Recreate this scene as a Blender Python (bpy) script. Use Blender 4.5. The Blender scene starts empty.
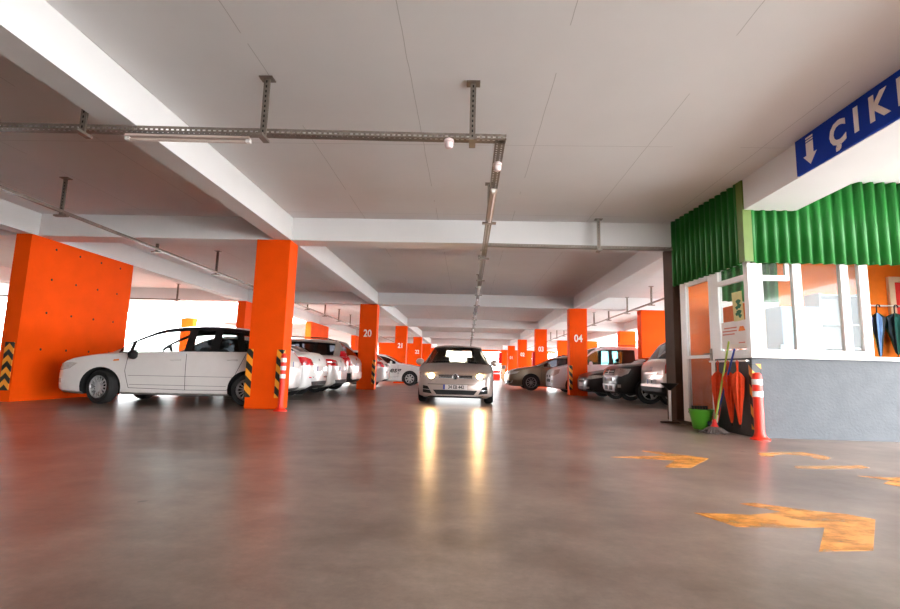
import bpy, bmesh, math, random
import numpy as np
from mathutils import Vector, Matrix
from mathutils.bvhtree import BVHTree
random.seed(7)
sc = bpy.context.scene
COL = sc.collection
PI = math.pi

# ------------------------------------------------------------------ materials
def lin(c):
    return tuple(((v/255)/12.92 if v/255 <= .04045 else ((v/255+.055)/1.055)**2.4) for v in c)

def mat(name, rgb, rough=.5, metal=0., var=.06, scale=6., bump=0., coat=0., emit=None, spec=.5, bscale=60., raw=False):
    m = bpy.data.materials.new(name); m.use_nodes = True
    nt = m.node_tree; b = nt.nodes['Principled BSDF']
    c = rgb if raw else lin(rgb)
    tc = nt.nodes.new('ShaderNodeTexCoord')
    n = nt.nodes.new('ShaderNodeTexNoise'); n.inputs['Scale'].default_value = scale; n.inputs['Detail'].default_value = 4
    nt.links.new(tc.outputs['Object'], n.inputs['Vector'])
    r = nt.nodes.new('ShaderNodeValToRGB')
    r.color_ramp.elements[0].position = .3; r.color_ramp.elements[1].position = .7
    r.color_ramp.elements[0].color = tuple(v*(1-var) for v in c)+(1,)
    r.color_ramp.elements[1].color = tuple(min(1, v*(1+var)) for v in c)+(1,)
    nt.links.new(n.outputs['Fac'], r.inputs['Fac']); nt.links.new(r.outputs['Color'], b.inputs['Base Color'])
    b.inputs['Roughness'].default_value = rough; b.inputs['Metallic'].default_value = metal
    b.inputs['Coat Weight'].default_value = coat; b.inputs['Coat Roughness'].default_value = .06
    b.inputs['Specular IOR Level'].default_value = spec
    if bump:
        n2 = nt.nodes.new('ShaderNodeTexNoise'); n2.inputs['Scale'].default_value = bscale; n2.inputs['Detail'].default_value = 3
        nt.links.new(tc.outputs['Object'], n2.inputs['Vector'])
        bp = nt.nodes.new('ShaderNodeBump'); bp.inputs['Strength'].default_value = bump; bp.inputs['Distance'].default_value = .01
        nt.links.new(n2.outputs['Fac'], bp.inputs['Height']); nt.links.new(bp.outputs['Normal'], b.inputs['Normal'])
    if emit:
        b.inputs['Emission Color'].default_value = lin(emit[0])+(1,); b.inputs['Emission Strength'].default_value = emit[1]
    return m

def glass(name, tint, refl=1.0, ior=1.45, haze=0.):
    m = bpy.data.materials.new(name); m.use_nodes = True
    nt = m.node_tree; nt.nodes.clear()
    out = nt.nodes.new('ShaderNodeOutputMaterial'); mx = nt.nodes.new('ShaderNodeMixShader')
    t = nt.nodes.new('ShaderNodeBsdfTransparent'); g = nt.nodes.new('ShaderNodeBsdfGlossy'); g.inputs['Roughness'].default_value = .02
    lw = nt.nodes.new('ShaderNodeLayerWeight'); lw.inputs['Blend'].default_value = .5
    pw = nt.nodes.new('ShaderNodeMath'); pw.operation = 'POWER'; pw.inputs[1].default_value = 4.5; nt.links.new(lw.outputs['Facing'], pw.inputs[0])
    f = nt.nodes.new('ShaderNodeMath'); f.operation = 'MULTIPLY_ADD'; f.inputs[1].default_value = .85*refl; f.inputs[2].default_value = .04*refl; nt.links.new(pw.outputs[0], f.inputs[0])
    tc = nt.nodes.new('ShaderNodeTexCoord'); n = nt.nodes.new('ShaderNodeTexNoise'); n.inputs['Scale'].default_value = 3
    nt.links.new(tc.outputs['Object'], n.inputs['Vector'])
    r = nt.nodes.new('ShaderNodeValToRGB')
    r.color_ramp.elements[0].color = tuple(v*.95 for v in tint)+(1,); r.color_ramp.elements[1].color = tuple(tint)+(1,)
    nt.links.new(n.outputs['Fac'], r.inputs['Fac']); nt.links.new(r.outputs['Color'], t.inputs['Color'])
    nt.links.new(f.outputs[0], mx.inputs['Fac'])
    if haze:
        d = nt.nodes.new('ShaderNodeBsdfDiffuse'); d.inputs['Color'].default_value = (.85, .85, .85, 1)
        m2 = nt.nodes.new('ShaderNodeMixShader'); m2.inputs['Fac'].default_value = haze
        nt.links.new(t.outputs[0], m2.inputs[1]); nt.links.new(d.outputs[0], m2.inputs[2]); nt.links.new(m2.outputs[0], mx.inputs[1])
    else:
        nt.links.new(t.outputs[0], mx.inputs[1])
    nt.links.new(g.outputs[0], mx.inputs[2]); nt.links.new(mx.outputs[0], out.inputs['Surface'])
    return m

def stripe_mat(name, c1, c2, period, ax=(1, 1, 1), chevron=False, rough=.5):
    """two-colour stripes in object space: z + x + y (diagonal) or z + |x| (chevrons)"""
    m = mat(name, c1, rough=rough); nt = m.node_tree; b = nt.nodes['Principled BSDF']
    tc = nt.nodes.new('ShaderNodeTexCoord'); sp = nt.nodes.new('ShaderNodeSeparateXYZ')
    nt.links.new(tc.outputs['Object'], sp.inputs[0])
    def mth(op, a, bb=None):
        n = nt.nodes.new('ShaderNodeMath'); n.operation = op
        for i, v in enumerate((a, bb)):
            if v is None: continue
            if isinstance(v, (int, float)): n.inputs[i].default_value = v
            else: nt.links.new(v, n.inputs[i])
        return n.outputs[0]
    X, Y, Z = sp.outputs
    h = mth('ADD', mth('MULTIPLY', X, ax[0]), mth('MULTIPLY', Y, ax[1]))
    if chevron: h = mth('ABSOLUTE', h)
    v = mth('ADD', h, mth('MULTIPLY', Z, ax[2]))
    fr = mth('FRACT', mth('DIVIDE', v, period)); k = mth('GREATER_THAN', fr, .5)
    mx = nt.nodes.new('ShaderNodeMix'); mx.data_type = 'RGBA'
    nt.links.new(k, mx.inputs[0]); mx.inputs[6].default_value = lin(c1)+(1,); mx.inputs[7].default_value = lin(c2)+(1,)
    nt.links.new(mx.outputs[2], b.inputs['Base Color'])
    return m

M = {}
# ------------------------------------------------------------------ objects
def tag(o, label=None, cat=None, group=None, kind=None):
    if label: o['label'] = label
    if cat: o['category'] = cat
    if group: o['group'] = group
    if kind: o['kind'] = kind
    return o

def empty(name, loc=(0, 0, 0), rz=0., label=None, cat=None, group=None):
    o = bpy.data.objects.new(name, None); COL.objects.link(o)
    o.location = loc; o.rotation_euler = (0, 0, rz); o.empty_display_size = .1
    return tag(o, label, cat, group)

def link(name, bm, m, parent=None, smooth=None, loc=(0, 0, 0), rot=(0, 0, 0)):
    me = bpy.data.meshes.new(name)
    bmesh.ops.recalc_face_normals(bm, faces=bm.faces[:])
    bm.to_mesh(me); bm.free()
    return link_me(name, me, m, parent, smooth, loc, rot)

def link_me(name, me, m, parent=None, smooth=None, loc=(0, 0, 0), rot=(0, 0, 0)):
    for mm in (m if isinstance(m, (list, tuple)) else [m]):
        if mm is not None: me.materials.append(mm)
    if smooth is not None:
        me.polygons.foreach_set('use_smooth', [True]*len(me.polygons))
        try: me.set_sharp_from_angle(angle=math.radians(smooth))
        except Exception: pass
    o = bpy.data.objects.new(name, me); COL.objects.link(o)
    o.location = loc; o.rotation_euler = rot
    if parent is not None: o.parent = parent
    return o

def dup(root, loc, rz=None, label=None, group=None):
    r = root.copy(); COL.objects.link(r); r.location = loc
    if rz is not None: r.rotation_euler = (0, 0, rz)
    if label: r['label'] = label
    if group: r['group'] = group
    for ch in list(root.children):
        c = ch.copy(); COL.objects.link(c); c.parent = r
        for g in list(ch.children):
            d = g.copy(); COL.objects.link(d); d.parent = c
    return r

def box(bm, x0, x1, y0, y1, z0, z1, bev=0., mi=0):
    g = bmesh.ops.create_cube(bm, size=1.)
    vs = g['verts']
    for v in vs:
        v.co = Vector((x0+(v.co.x+.5)*(x1-x0), y0+(v.co.y+.5)*(y1-y0), z0+(v.co.z+.5)*(z1-z0)))
    fs = {f for v in vs for f in v.link_faces}
    for f in fs: f.material_index = mi
    if bev > 0:
        es = list({e for v in vs for e in v.link_edges})
        bmesh.ops.bevel(bm, geom=es, offset=bev, segments=2, profile=.5, affect='EDGES')
    return vs

def tube(bm, pts, r, n=8, cap=True, mi=0, closed=False):
    """tube along a polyline, r a number or one radius per point"""
    P = [Vector(p) for p in pts]; k = len(P); R = r if isinstance(r, (list, tuple)) else [r]*k
    rings = []; prev = None
    for i in range(k):
        if closed: t = (P[(i+1) % k]-P[i-1])
        else: t = P[min(i+1, k-1)]-P[max(i-1, 0)]
        t.normalize()
        if prev is None:
            a = Vector((0, 0, 1)) if abs(t.z) < .9 else Vector((1, 0, 0)); u = t.cross(a).normalized()
        else:
            u = (prev-t*prev.dot(t)).normalized()
        w = t.cross(u); prev = u
        rings.append([bm.verts.new(P[i]+(u*math.cos(2*PI*j/n)+w*math.sin(2*PI*j/n))*R[i]) for j in range(n)])
    for i in range(k if closed else k-1):
        a, b = rings[i], rings[(i+1) % k]
        for j in range(n):
            f = bm.faces.new((a[j], a[(j+1) % n], b[(j+1) % n], b[j])); f.material_index = mi
    if cap and not closed:
        bm.faces.new(rings[0][::-1]).material_index = mi; bm.faces.new(rings[-1]).material_index = mi
    return rings

def lathe(bm, prof, n=24, c=(0, 0, 0), ax='z', mi=0, fold=None, cap=True):
    """revolve [(r, h), ...]; fold(j, i) scales the radius (pleats)"""
    rings = []
    for i, (r, h) in enumerate(prof):
        ring = []
        for j in range(n):
            a = 2*PI*j/n; rr = r*(fold(j, i) if fold else 1)
            p = (rr*math.cos(a), rr*math.sin(a), h)
            if ax == 'y': p = (p[0], p[2], p[1])
            if ax == 'x': p = (p[2], p[0], p[1])
            ring.append(bm.verts.new((p[0]+c[0], p[1]+c[1], p[2]+c[2])))
        rings.append(ring)
    for i in range(len(rings)-1):
        for j in range(n):
            f = bm.faces.new((rings[i][j], rings[i][(j+1) % n], rings[i+1][(j+1) % n], rings[i+1][j])); f.material_index = mi
    if cap:
        bm.faces.new(rings[0][::-1]).material_index = mi; bm.faces.new(rings[-1]).material_index = mi

def prism(bm, poly, z0, z1, fn=None, mi=0):
    """extrude a 2-D polygon between two heights; fn maps (a, b, h) to xyz"""
    fn = fn or (lambda a, b, h: (a, b, h))
    lo = [bm.verts.new(fn(a, b, z0)) for a, b in poly]; hi = [bm.verts.new(fn(a, b, z1)) for a, b in poly]
    n = len(poly)
    bm.faces.new(lo[::-1]).material_index = mi; bm.faces.new(hi).material_index = mi
    for i in range(n):
        bm.faces.new((lo[i], lo[(i+1) % n], hi[(i+1) % n], hi[i])).material_index = mi

def text_mesh(txt, size, extrude=.003, bold=0., shear=0.):
    cu = bpy.data.curves.new('lettering', 'FONT'); cu.body = txt; cu.size = size; cu.extrude = extrude
    cu.offset = bold; cu.shear = shear; cu.align_x = 'CENTER'; cu.align_y = 'CENTER'; cu.resolution_u = 3
    o = bpy.data.objects.new('lettering', cu); COL.objects.link(o)
    dg = bpy.context.evaluated_depsgraph_get(); dg.update()
    me = bpy.data.meshes.new_from_object(o.evaluated_get(dg)); bpy.data.objects.remove(o); bpy.data.curves.remove(cu)
    return me

def place_text(name, txt, size, m, parent, origin, right, up, sx=1., bold=0., extrude=.003, shear=0.):
    """flat lettering whose reading direction is `right`"""
    me = text_mesh(txt, size, extrude, bold, shear)
    R = Vector(right).normalized(); U = Vector(up).normalized(); N = R.cross(U)
    mx = Matrix(((R.x*sx, U.x, N.x, origin[0]), (R.y*sx, U.y, N.y, origin[1]), (R.z*sx, U.z, N.z, origin[2]), (0, 0, 0, 1)))
    me.transform(mx)
    return link_me(name, me, m, parent)
# ------------------------------------------------------------------ palette
M['ceiling'] = None
M['orange'] = mat('orange_paint', (234, 76, 0), rough=.7, var=.05, scale=3, bump=.25, bscale=40, spec=.12)
M['number'] = mat('number_white', (240, 232, 224), rough=.6)
M['white_paint'] = mat('white_wall_paint', (226, 224, 222), rough=.7, var=.03, bump=.1)
M['brown_post'] = mat('brown_grey_paint', (72, 52, 42), rough=.7, var=.1, spec=.15)
M['steel'] = mat('galvanised_steel', (126, 116, 108), rough=.45, metal=.7, var=.15, scale=20)
M['green'] = mat('green_corrugated', (8, 106, 28), rough=.6, var=.08, scale=4)
M['green_pale'] = mat('green_corner_trim', (96, 120, 46), rough=.5)
M['pvc'] = mat('white_pvc', (232, 228, 226), rough=.35, var=.02)
M['plinth'] = mat('grey_plaster', (80, 82, 86), rough=.75, var=.09, scale=5, bump=.4, bscale=30)
M['kiosk_orange'] = mat('orange_interior', (246, 124, 24), rough=.6, spec=.25)
M['sign_blue'] = mat('sign_blue', (4, 52, 158), rough=.6, spec=.15)
M['sign_white'] = mat('sign_white', (238, 226, 220), rough=.5)
M['rubber'] = mat('black_rubber', (24, 23, 23), rough=.75, var=.15, scale=14)
M['black'] = mat('black_plastic', (14, 14, 15), rough=.55, spec=.3)
M['liner'] = mat('arch_liner', (10, 10, 10), rough=.9)
M['cabin'] = mat('cabin_trim', (40, 36, 34), rough=.8)
M['seat'] = mat('seat_cloth', (34, 34, 38), rough=.9)
M['chrome'] = mat('chrome', (205, 205, 208), rough=.12, metal=1., var=.02)
M['alloy'] = mat('alloy', (186, 184, 184), rough=.35, metal=.4, var=.03)
M['dark_alloy'] = mat('grey_alloy', (128, 120, 120), rough=.35, metal=.4, var=.03)
M['red_lens'] = mat('red_lens', (190, 12, 24), rough=.15, coat=1.)
M['amber'] = mat('amber_lens', (230, 120, 30), rough=.2, coat=1.)
M['lens'] = mat('clear_lamp', (186, 178, 172), rough=.15, metal=.15, coat=1., var=.15, scale=25)
M['lamp_on'] = mat('lit_headlamp', (255, 236, 200), emit=((255, 202, 138), 95.))
M['plate'] = mat('plate_white', (200, 192, 190), rough=.5, spec=.2)
M['plate_blue'] = mat('plate_blue', (40, 60, 150), rough=.4)
M['ink'] = mat('plate_ink', (22, 22, 30), rough=.5)
M['glass'] = glass('car_glass', (.62, .68, .66))
M['glass_dark'] = glass('tinted_car_glass', (.10, .10, .11))
M['glass_green'] = glass('greenish_car_glass', (.30, .52, .52))
M['pane'] = glass('window_pane', (.93, .96, .95), haze=.03, refl=.35)
M['pane_door'] = glass('door_pane', (.95, .92, .90), haze=.08, refl=.5)
M['cone_red'] = mat('cone_red', (236, 44, 18), rough=.5, var=.03)
M['reflect'] = mat('reflective_band', (232, 228, 228), rough=.3)
M['umbrella_red'] = mat('umbrella_orange_red', (238, 74, 18), rough=.7, var=.12, scale=12)
M['bucket'] = mat('bucket_green', (96, 190, 52), rough=.35)
M['yellow'] = mat('floor_yellow', (240, 160, 40), rough=.6)

def floor_material():
    m = bpy.data.materials.new('polished_concrete'); m.use_nodes = True
    nt = m.node_tree; b = nt.nodes['Principled BSDF']; L = nt.links
    tc = nt.nodes.new('ShaderNodeTexCoord')
    def noise(s, d=5, rough=.6, vec=None, dist=0.):
        n = nt.nodes.new('ShaderNodeTexNoise'); n.inputs['Scale'].default_value = s; n.inputs['Detail'].default_value = d
        n.inputs['Roughness'].default_value = rough; n.inputs['Distortion'].default_value = dist
        L.new(vec or tc.outputs['Object'], n.inputs['Vector']); return n.outputs['Fac']
    def ramp(f, a, ca, bb, cb):
        r = nt.nodes.new('ShaderNodeValToRGB'); r.color_ramp.elements[0].position = a; r.color_ramp.elements[1].position = bb
        r.color_ramp.elements[0].color = ca; r.color_ramp.elements[1].color = cb; L.new(f, r.inputs['Fac']); return r.outputs['Color']
    def mix(kind, fac, a, c):
        n = nt.nodes.new('ShaderNodeMix'); n.data_type = 'RGBA'; n.blend_type = kind
        if isinstance(fac, float): n.inputs[0].default_value = fac
        else: L.new(fac, n.inputs[0])
        L.new(a, n.inputs[6]); L.new(c, n.inputs[7]); return n.outputs[2]
    base = ramp(noise(.9, 10, .68), .32, lin((94, 76, 66))+(1,), .68, lin((152, 134, 122))+(1,))
    mp = nt.nodes.new('ShaderNodeMapping'); mp.inputs['Scale'].default_value = (1., 1.7, 1.); mp.inputs['Rotation'].default_value = (0, 0, .25)
    L.new(tc.outputs['Object'], mp.inputs['Vector'])
    streak = ramp(noise(2.4, 10, .72, mp.outputs[0]), .34, (.80, .78, .77, 1), .66, (1.10, 1.09, 1.08, 1))
    fine = ramp(noise(26, 8, .75), .36, (.80, .80, .80, 1), .64, (1.12, 1.12, 1.12, 1))
    c = mix('MULTIPLY', 1., base, streak); c = mix('MULTIPLY', .8, c, fine)
    specks = ramp(noise(7., 2, .4), .765, (1, 1, 1, 1), .785, (.35, .32, .3, 1))
    c = mix('MULTIPLY', .9, c, specks)
    L.new(c, b.inputs['Base Color'])
    mr = nt.nodes.new('ShaderNodeMapRange'); mr.inputs[3].default_value = .26; mr.inputs[4].default_value = .37
    L.new(noise(26, 3, .6), mr.inputs[0]); L.new(mr.outputs[0], b.inputs['Roughness'])
    b.inputs['Specular IOR Level'].default_value = .55
    return m

def ceiling_material():
    m = mat('ceiling_paint', (222, 220, 221), rough=.85, var=.02, scale=1.5); nt = m.node_tree; b = nt.nodes['Principled BSDF']; L = nt.links
    tc = nt.nodes.new('ShaderNodeTexCoord'); sp = nt.nodes.new('ShaderNodeSeparateXYZ'); L.new(tc.outputs['Object'], sp.inputs[0])
    def mth(op, a, c=0.):
        n = nt.nodes.new('ShaderNodeMath'); n.operation = op
        for i, v in enumerate((a, c)):
            if isinstance(v, (int, float)): n.inputs[i].default_value = v
            else: L.new(v, n.inputs[i])
        return n.outputs[0]
    n = nt.nodes.new('ShaderNodeTexNoise'); n.inputs['Scale'].default_value = 2.5; L.new(tc.outputs['Object'], n.inputs['Vector'])
    wob = mth('MULTIPLY', mth('SUBTRACT', n.outputs['Fac'], .5), .02)
    def seam(c, off, per, w):
        fr = mth('FRACT', mth('DIVIDE', mth('ADD', mth('ADD', c, off), wob), per))
        return mth('LESS_THAN', mth('ABSOLUTE', mth('SUBTRACT', fr, .5)), w/per)
    s = mth('MAXIMUM', seam(sp.outputs[0], .59+1.345/2, 1.345, .0035), seam(sp.outputs[1], -3.0+2.7/2, 2.7, .0035))
    n3 = nt.nodes.new('ShaderNodeTexNoise'); n3.inputs['Scale'].default_value = .9; L.new(tc.outputs['Object'], n3.inputs['Vector'])
    s = mth('MULTIPLY', s, mth('MULTIPLY', mth('GREATER_THAN', n3.outputs['Fac'], .45), .45))
    mx = nt.nodes.new('ShaderNodeMix'); mx.data_type = 'RGBA'; L.new(s, mx.inputs[0])
    src = b.inputs['Base Color'].links[0].from_socket
    L.new(src, mx.inputs[6]); mx.inputs[7].default_value = lin((120, 112, 108))+(1,); L.new(mx.outputs[2], b.inputs['Base Color'])
    return m

def tray_material():
    """galvanised channel with rows of punched slots (real see-through holes)"""
    m = mat('perforated_tray', (124, 114, 106), rough=.5, metal=.6, var=.15, scale=15); nt = m.node_tree; b = nt.nodes['Principled BSDF']; L = nt.links
    tc = nt.nodes.new('ShaderNodeTexCoord'); sp = nt.nodes.new('ShaderNodeSeparateXYZ'); L.new(tc.outputs['UV'], sp.inputs[0])
    def mth(op, a, c=0.):
        n = nt.nodes.new('ShaderNodeMath'); n.operation = op
        for i, v in enumerate((a, c)):
            if isinstance(v, (int, float)): n.inputs[i].default_value = v
            else: L.new(v, n.inputs[i])
        return n.outputs[0]
    a = mth('LESS_THAN', mth('FRACT', mth('DIVIDE', sp.outputs[0], .05)), .55)
    c = mth('LESS_THAN', mth('ABSOLUTE', mth('SUBTRACT', mth('FRACT', mth('DIVIDE', sp.outputs[1], .045)), .5)), .17)
    hole = mth('MULTIPLY', a, c)
    t = nt.nodes.new('ShaderNodeBsdfTransparent'); mx = nt.nodes.new('ShaderNodeMixShader')
    out = nt.nodes['Material Output']
    L.new(hole, mx.inputs[0]); L.new(b.outputs[0], mx.inputs[1]); L.new(t.outputs[0], mx.inputs[2]); L.new(mx.outputs[0], out.inputs['Surface'])
    return m

def worn_paint(name, rgb, amount=.5):
    m = mat(name, rgb, rough=.4, var=.12, scale=9); nt = m.node_tree; b = nt.nodes['Principled BSDF']; L = nt.links
    tc = nt.nodes.new('ShaderNodeTexCoord'); mp = nt.nodes.new('ShaderNodeMapping'); mp.inputs['Scale'].default_value = (1.6, 2.4, 1.)
    L.new(tc.outputs['Object'], mp.inputs['Vector'])
    n = nt.nodes.new('ShaderNodeTexNoise'); n.inputs['Scale'].default_value = 2.; n.inputs['Detail'].default_value = 8; n.inputs['Roughness'].default_value = .7
    L.new(mp.outputs[0], n.inputs['Vector'])
    r = nt.nodes.new('ShaderNodeValToRGB'); r.color_ramp.elements[0].position = amount-.06; r.color_ramp.elements[1].position = amount+.12
    r.color_ramp.elements[0].color = (.75, .75, .75, 1); r.color_ramp.elements[1].color = (0.03, 0.03, 0.03, 1); L.new(n.outputs['Fac'], r.inputs['Fac'])
    t = nt.nodes.new('ShaderNodeBsdfTransparent'); mx = nt.nodes.new('ShaderNodeMixShader')
    L.new(r.outputs['Color'], mx.inputs[0]); L.new(b.outputs[0], mx.inputs[1]); L.new(t.outputs[0], mx.inputs[2])
    L.new(mx.outputs[0], nt.nodes['Material Output'].inputs['Surface'])
    return m

M['floor'] = floor_material(); M['ceiling'] = ceiling_material(); M['tray'] = tray_material()
M['worn_yellow'] = worn_paint('worn_yellow_paint', (226, 150, 62), .45)
M['faded_yellow'] = worn_paint('faded_yellow_paint', (240, 170, 90), .55)
M['line_white'] = worn_paint('parking_line_white', (220, 214, 208), .4)

# ------------------------------------------------------------------ cars
def pchip(pts):
    xs = np.array([p[0] for p in pts], float); ys = np.array([p[1] for p in pts], float)
    h = np.diff(xs); d = np.diff(ys)/h; m = np.zeros(len(xs))
    for i in range(1, len(xs)-1):
        if d[i-1]*d[i] > 0:
            w1, w2 = 2*h[i]+h[i-1], h[i]+2*h[i-1]; m[i] = (w1+w2)/(w1/d[i-1]+w2/d[i])
    m[0], m[-1] = d[0], d[-1]
    def f(x):
        x = min(max(x, xs[0]), xs[-1]); i = min(int(np.searchsorted(xs, x, 'right'))-1, len(xs)-2); i = max(i, 0)
        t = (x-xs[i])/h[i]
        return float(ys[i]*(1+2*t)*(1-t)**2+m[i]*h[i]*t*(1-t)**2+ys[i+1]*t*t*(3-2*t)+m[i+1]*h[i]*t*t*(t-1))
    return f

WHEELS = {}
def wheel_meshes(r, n, kind):
    key = (r, n, kind)
    if key in WHEELS: return WHEELS[key]
    w = .2; ri = r*.66
    bm = bmesh.new()
    lathe(bm, [(ri, -w/2+.01), (r-.03, -w/2), (r-.006, -w/2+.025), (r, -w/2+.05), (r, w/2-.05), (r-.006, w/2-.025), (r-.03, w/2), (ri, w/2-.01)], 36, ax='y', cap=False)
    bmesh.ops.recalc_face_normals(bm, faces=bm.faces[:]); tm = bpy.data.meshes.new('tire'); bm.to_mesh(tm); bm.free()
    bm = bmesh.new()                                   # outer face at y = -w/2
    lathe(bm, [(ri+.004, -w/2+.004), (ri+.004, w/2), (ri-.02, w/2), (ri-.025, -w/2+.02), (ri-.01, -w/2+.002)], 36, ax='y', cap=False)
    lathe(bm, [(.012, -w/2+.004), (.05, -w/2+.008), (.058, -w/2+.03), (.058, -w/2+.07), (.01, -w/2+.07)], 20, ax='y')
    for k in range(n):
        a = 2*PI*k/n; ca, sa = math.cos(a), math.sin(a)
        wa = .015 if n > 9 else .034
        pts = [(.045, -wa*.8), (ri-.015, -wa*(.7 if n > 9 else 1.15)), (ri-.015, wa*(.7 if n > 9 else 1.15)), (.045, wa*.8)]
        prism(bm, pts, -w/2+.012, -w/2+.035, lambda p, q, hh: (p*ca-q*sa, hh, p*sa+q*ca))
    bmesh.ops.recalc_face_normals(bm, faces=bm.faces[:]); rm = bpy.data.meshes.new('rim'); bm.to_mesh(rm); bm.free()
    bm = bmesh.new(); lathe(bm, [(.02, -w/2+.075), (ri-.02, -w/2+.075), (ri-.02, -w/2+.085), (.02, -w/2+.085)], 24, ax='y')
    dm = bpy.data.meshes.new('brake_disc'); bm.to_mesh(dm); bm.free()
    mm = {'alloy': M['alloy'], 'dark': M['dark_alloy'], 'cap': M['alloy']}[kind]
    tm.materials.append(M['rubber']); rm.materials.append(mm); dm.materials.append(M['liner'])
    for me in (tm, rm):
        me.polygons.foreach_set('use_smooth', [True]*len(me.polygons)); me.set_sharp_from_angle(angle=math.radians(35))
    WHEELS[key] = (tm, rm, dm)
    return WHEELS[key]

def profile(kind, L, W, H):
    w = W/2
    if kind == 'mono':
        k = dict(xc=.92, xh=1.86, xr=L-.62, xt=L-.20)
        top = [(0, .41), (.03, .455), (.12, .50), (.3, .555), (.48, .59), (k['xc'], .64), (1.25, .79), (k['xh'], .965), (k['xh']+.65, 1.), (k['xr'], .96), (k['xt'], .74), (L-.07, .66), (L, .56)]
        belt = [(0, .39), (.1, .48), (.4, .55), (k['xc'], .605), (k['xr'], .655), (k['xt'], .67), (L-.07, .60), (L, .54)]
    elif kind == 'golf':
        k = dict(xc=1.10, xh=1.95, xr=L-.62, xt=L-.20)
        top = [(0, .43), (.03, .465), (.12, .515), (.3, .56), (.6, .60), (k['xc'], .655), (k['xh'], .955), (k['xh']+.55, 1.), (k['xr'], .955), (k['xt'], .70), (L-.07, .64), (L, .56)]
        belt = [(0, .41), (.1, .49), (.4, .54), (k['xc'], .615), (k['xr'], .66), (k['xt'], .66), (L-.07, .60), (L, .54)]
    elif kind == 'hatch':
        k = dict(xc=1.10, xh=1.92, xr=L-.62, xt=L-.20)
        top = [(0, .44), (.03, .49), (.12, .55), (.3, .605), (.6, .65), (k['xc'], .705), (k['xh'], .955), (k['xh']+.55, 1.), (k['xr'], .955), (k['xt'], .74), (L-.07, .66), (L, .56)]
        belt = [(0, .42), (.1, .52), (.4, .585), (k['xc'], .66), (k['xr'], .70), (k['xt'], .70), (L-.07, .62), (L, .54)]
    elif kind == 'sedan':
        k = dict(xc=1.28, xh=2.05, xr=L-1.38, xt=L-.66)
        top = [(0, .43), (.03, .48), (.12, .54), (.35, .60), (.8, .66), (k['xc'], .71), (k['xh'], .955), (k['xh']+.5, 1.), (k['xr'], .95), (k['xt'], .775), (L-.16, .755), (L-.05, .70), (L, .58)]
        belt = [(0, .41), (.1, .51), (.4, .58), (k['xc'], .655), (k['xr'], .70), (k['xt'], .72), (L-.16, .70), (L, .56)]
    elif kind == 'suv':
        k = dict(xc=1.15, xh=1.85, xr=L-.50, xt=L-.16)
        top = [(0, .47), (.03, .53), (.1, .595), (.35, .64), (.8, .665), (k['xc'], .69), (k['xh'], .95), (k['xh']+.6, 1.), (k['xr'], .965), (k['xt'], .70), (L-.06, .66), (L, .55)]
        belt = [(0, .45), (.1, .56), (.4, .60), (k['xc'], .645), (k['xr'], .665), (k['xt'], .66), (L-.06, .62), (L, .53)]
    else:  # van
        k = dict(xc=.95, xh=1.68, xr=L-.22, xt=L-.08)
        top = [(0, .38), (.03, .44), (.12, .50), (.35, .555), (.7, .60), (k['xc'], .64), (k['xh'], .955), (k['xh']+.5, 1.), (k['xr'], .975), (k['xt'], .60), (L-.03, .55), (L, .48)]
        belt = [(0, .36), (.1, .47), (.4, .53), (k['xc'], .585), (k['xr'], .60), (k['xt'], .58), (L-.03, .53), (L, .46)]
    lift = .06 if kind == 'suv' else 0.
    k['top'] = pchip([(a, b*H) for a, b in top]); k['belt'] = pchip([(a, b*H) for a, b in belt])
    k['bot'] = pchip([(0, (.19 if kind == 'golf' else .26)+lift), (.07, (.15 if kind == 'golf' else .20)+lift), (.5, (.14 if kind == 'golf' else .17)+lift), (L-.7, .18+lift), (L-.12, .25+lift), (L, .33+lift)])
    k['wid'] = pchip([(0, w*.72), (.03, w*.80), (.1, w*.88), (.25, w*.945), (.55, w*.985), (1., w), (L-1., w), (L-.4, w*.97), (L-.14, w*.91), (L-.04, w*.85), (L, w*.78)])
    cw = .70 if kind != 'van' else .80
    k['wt'] = pchip([(0, w*.60), (.3, w*.76), (k['xc'], w*.84), (k['xh'], w*cw), (k['xr'], w*(cw-.02)), (k['xt'], w*.78), (L, w*.66)])
    return k

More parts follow.
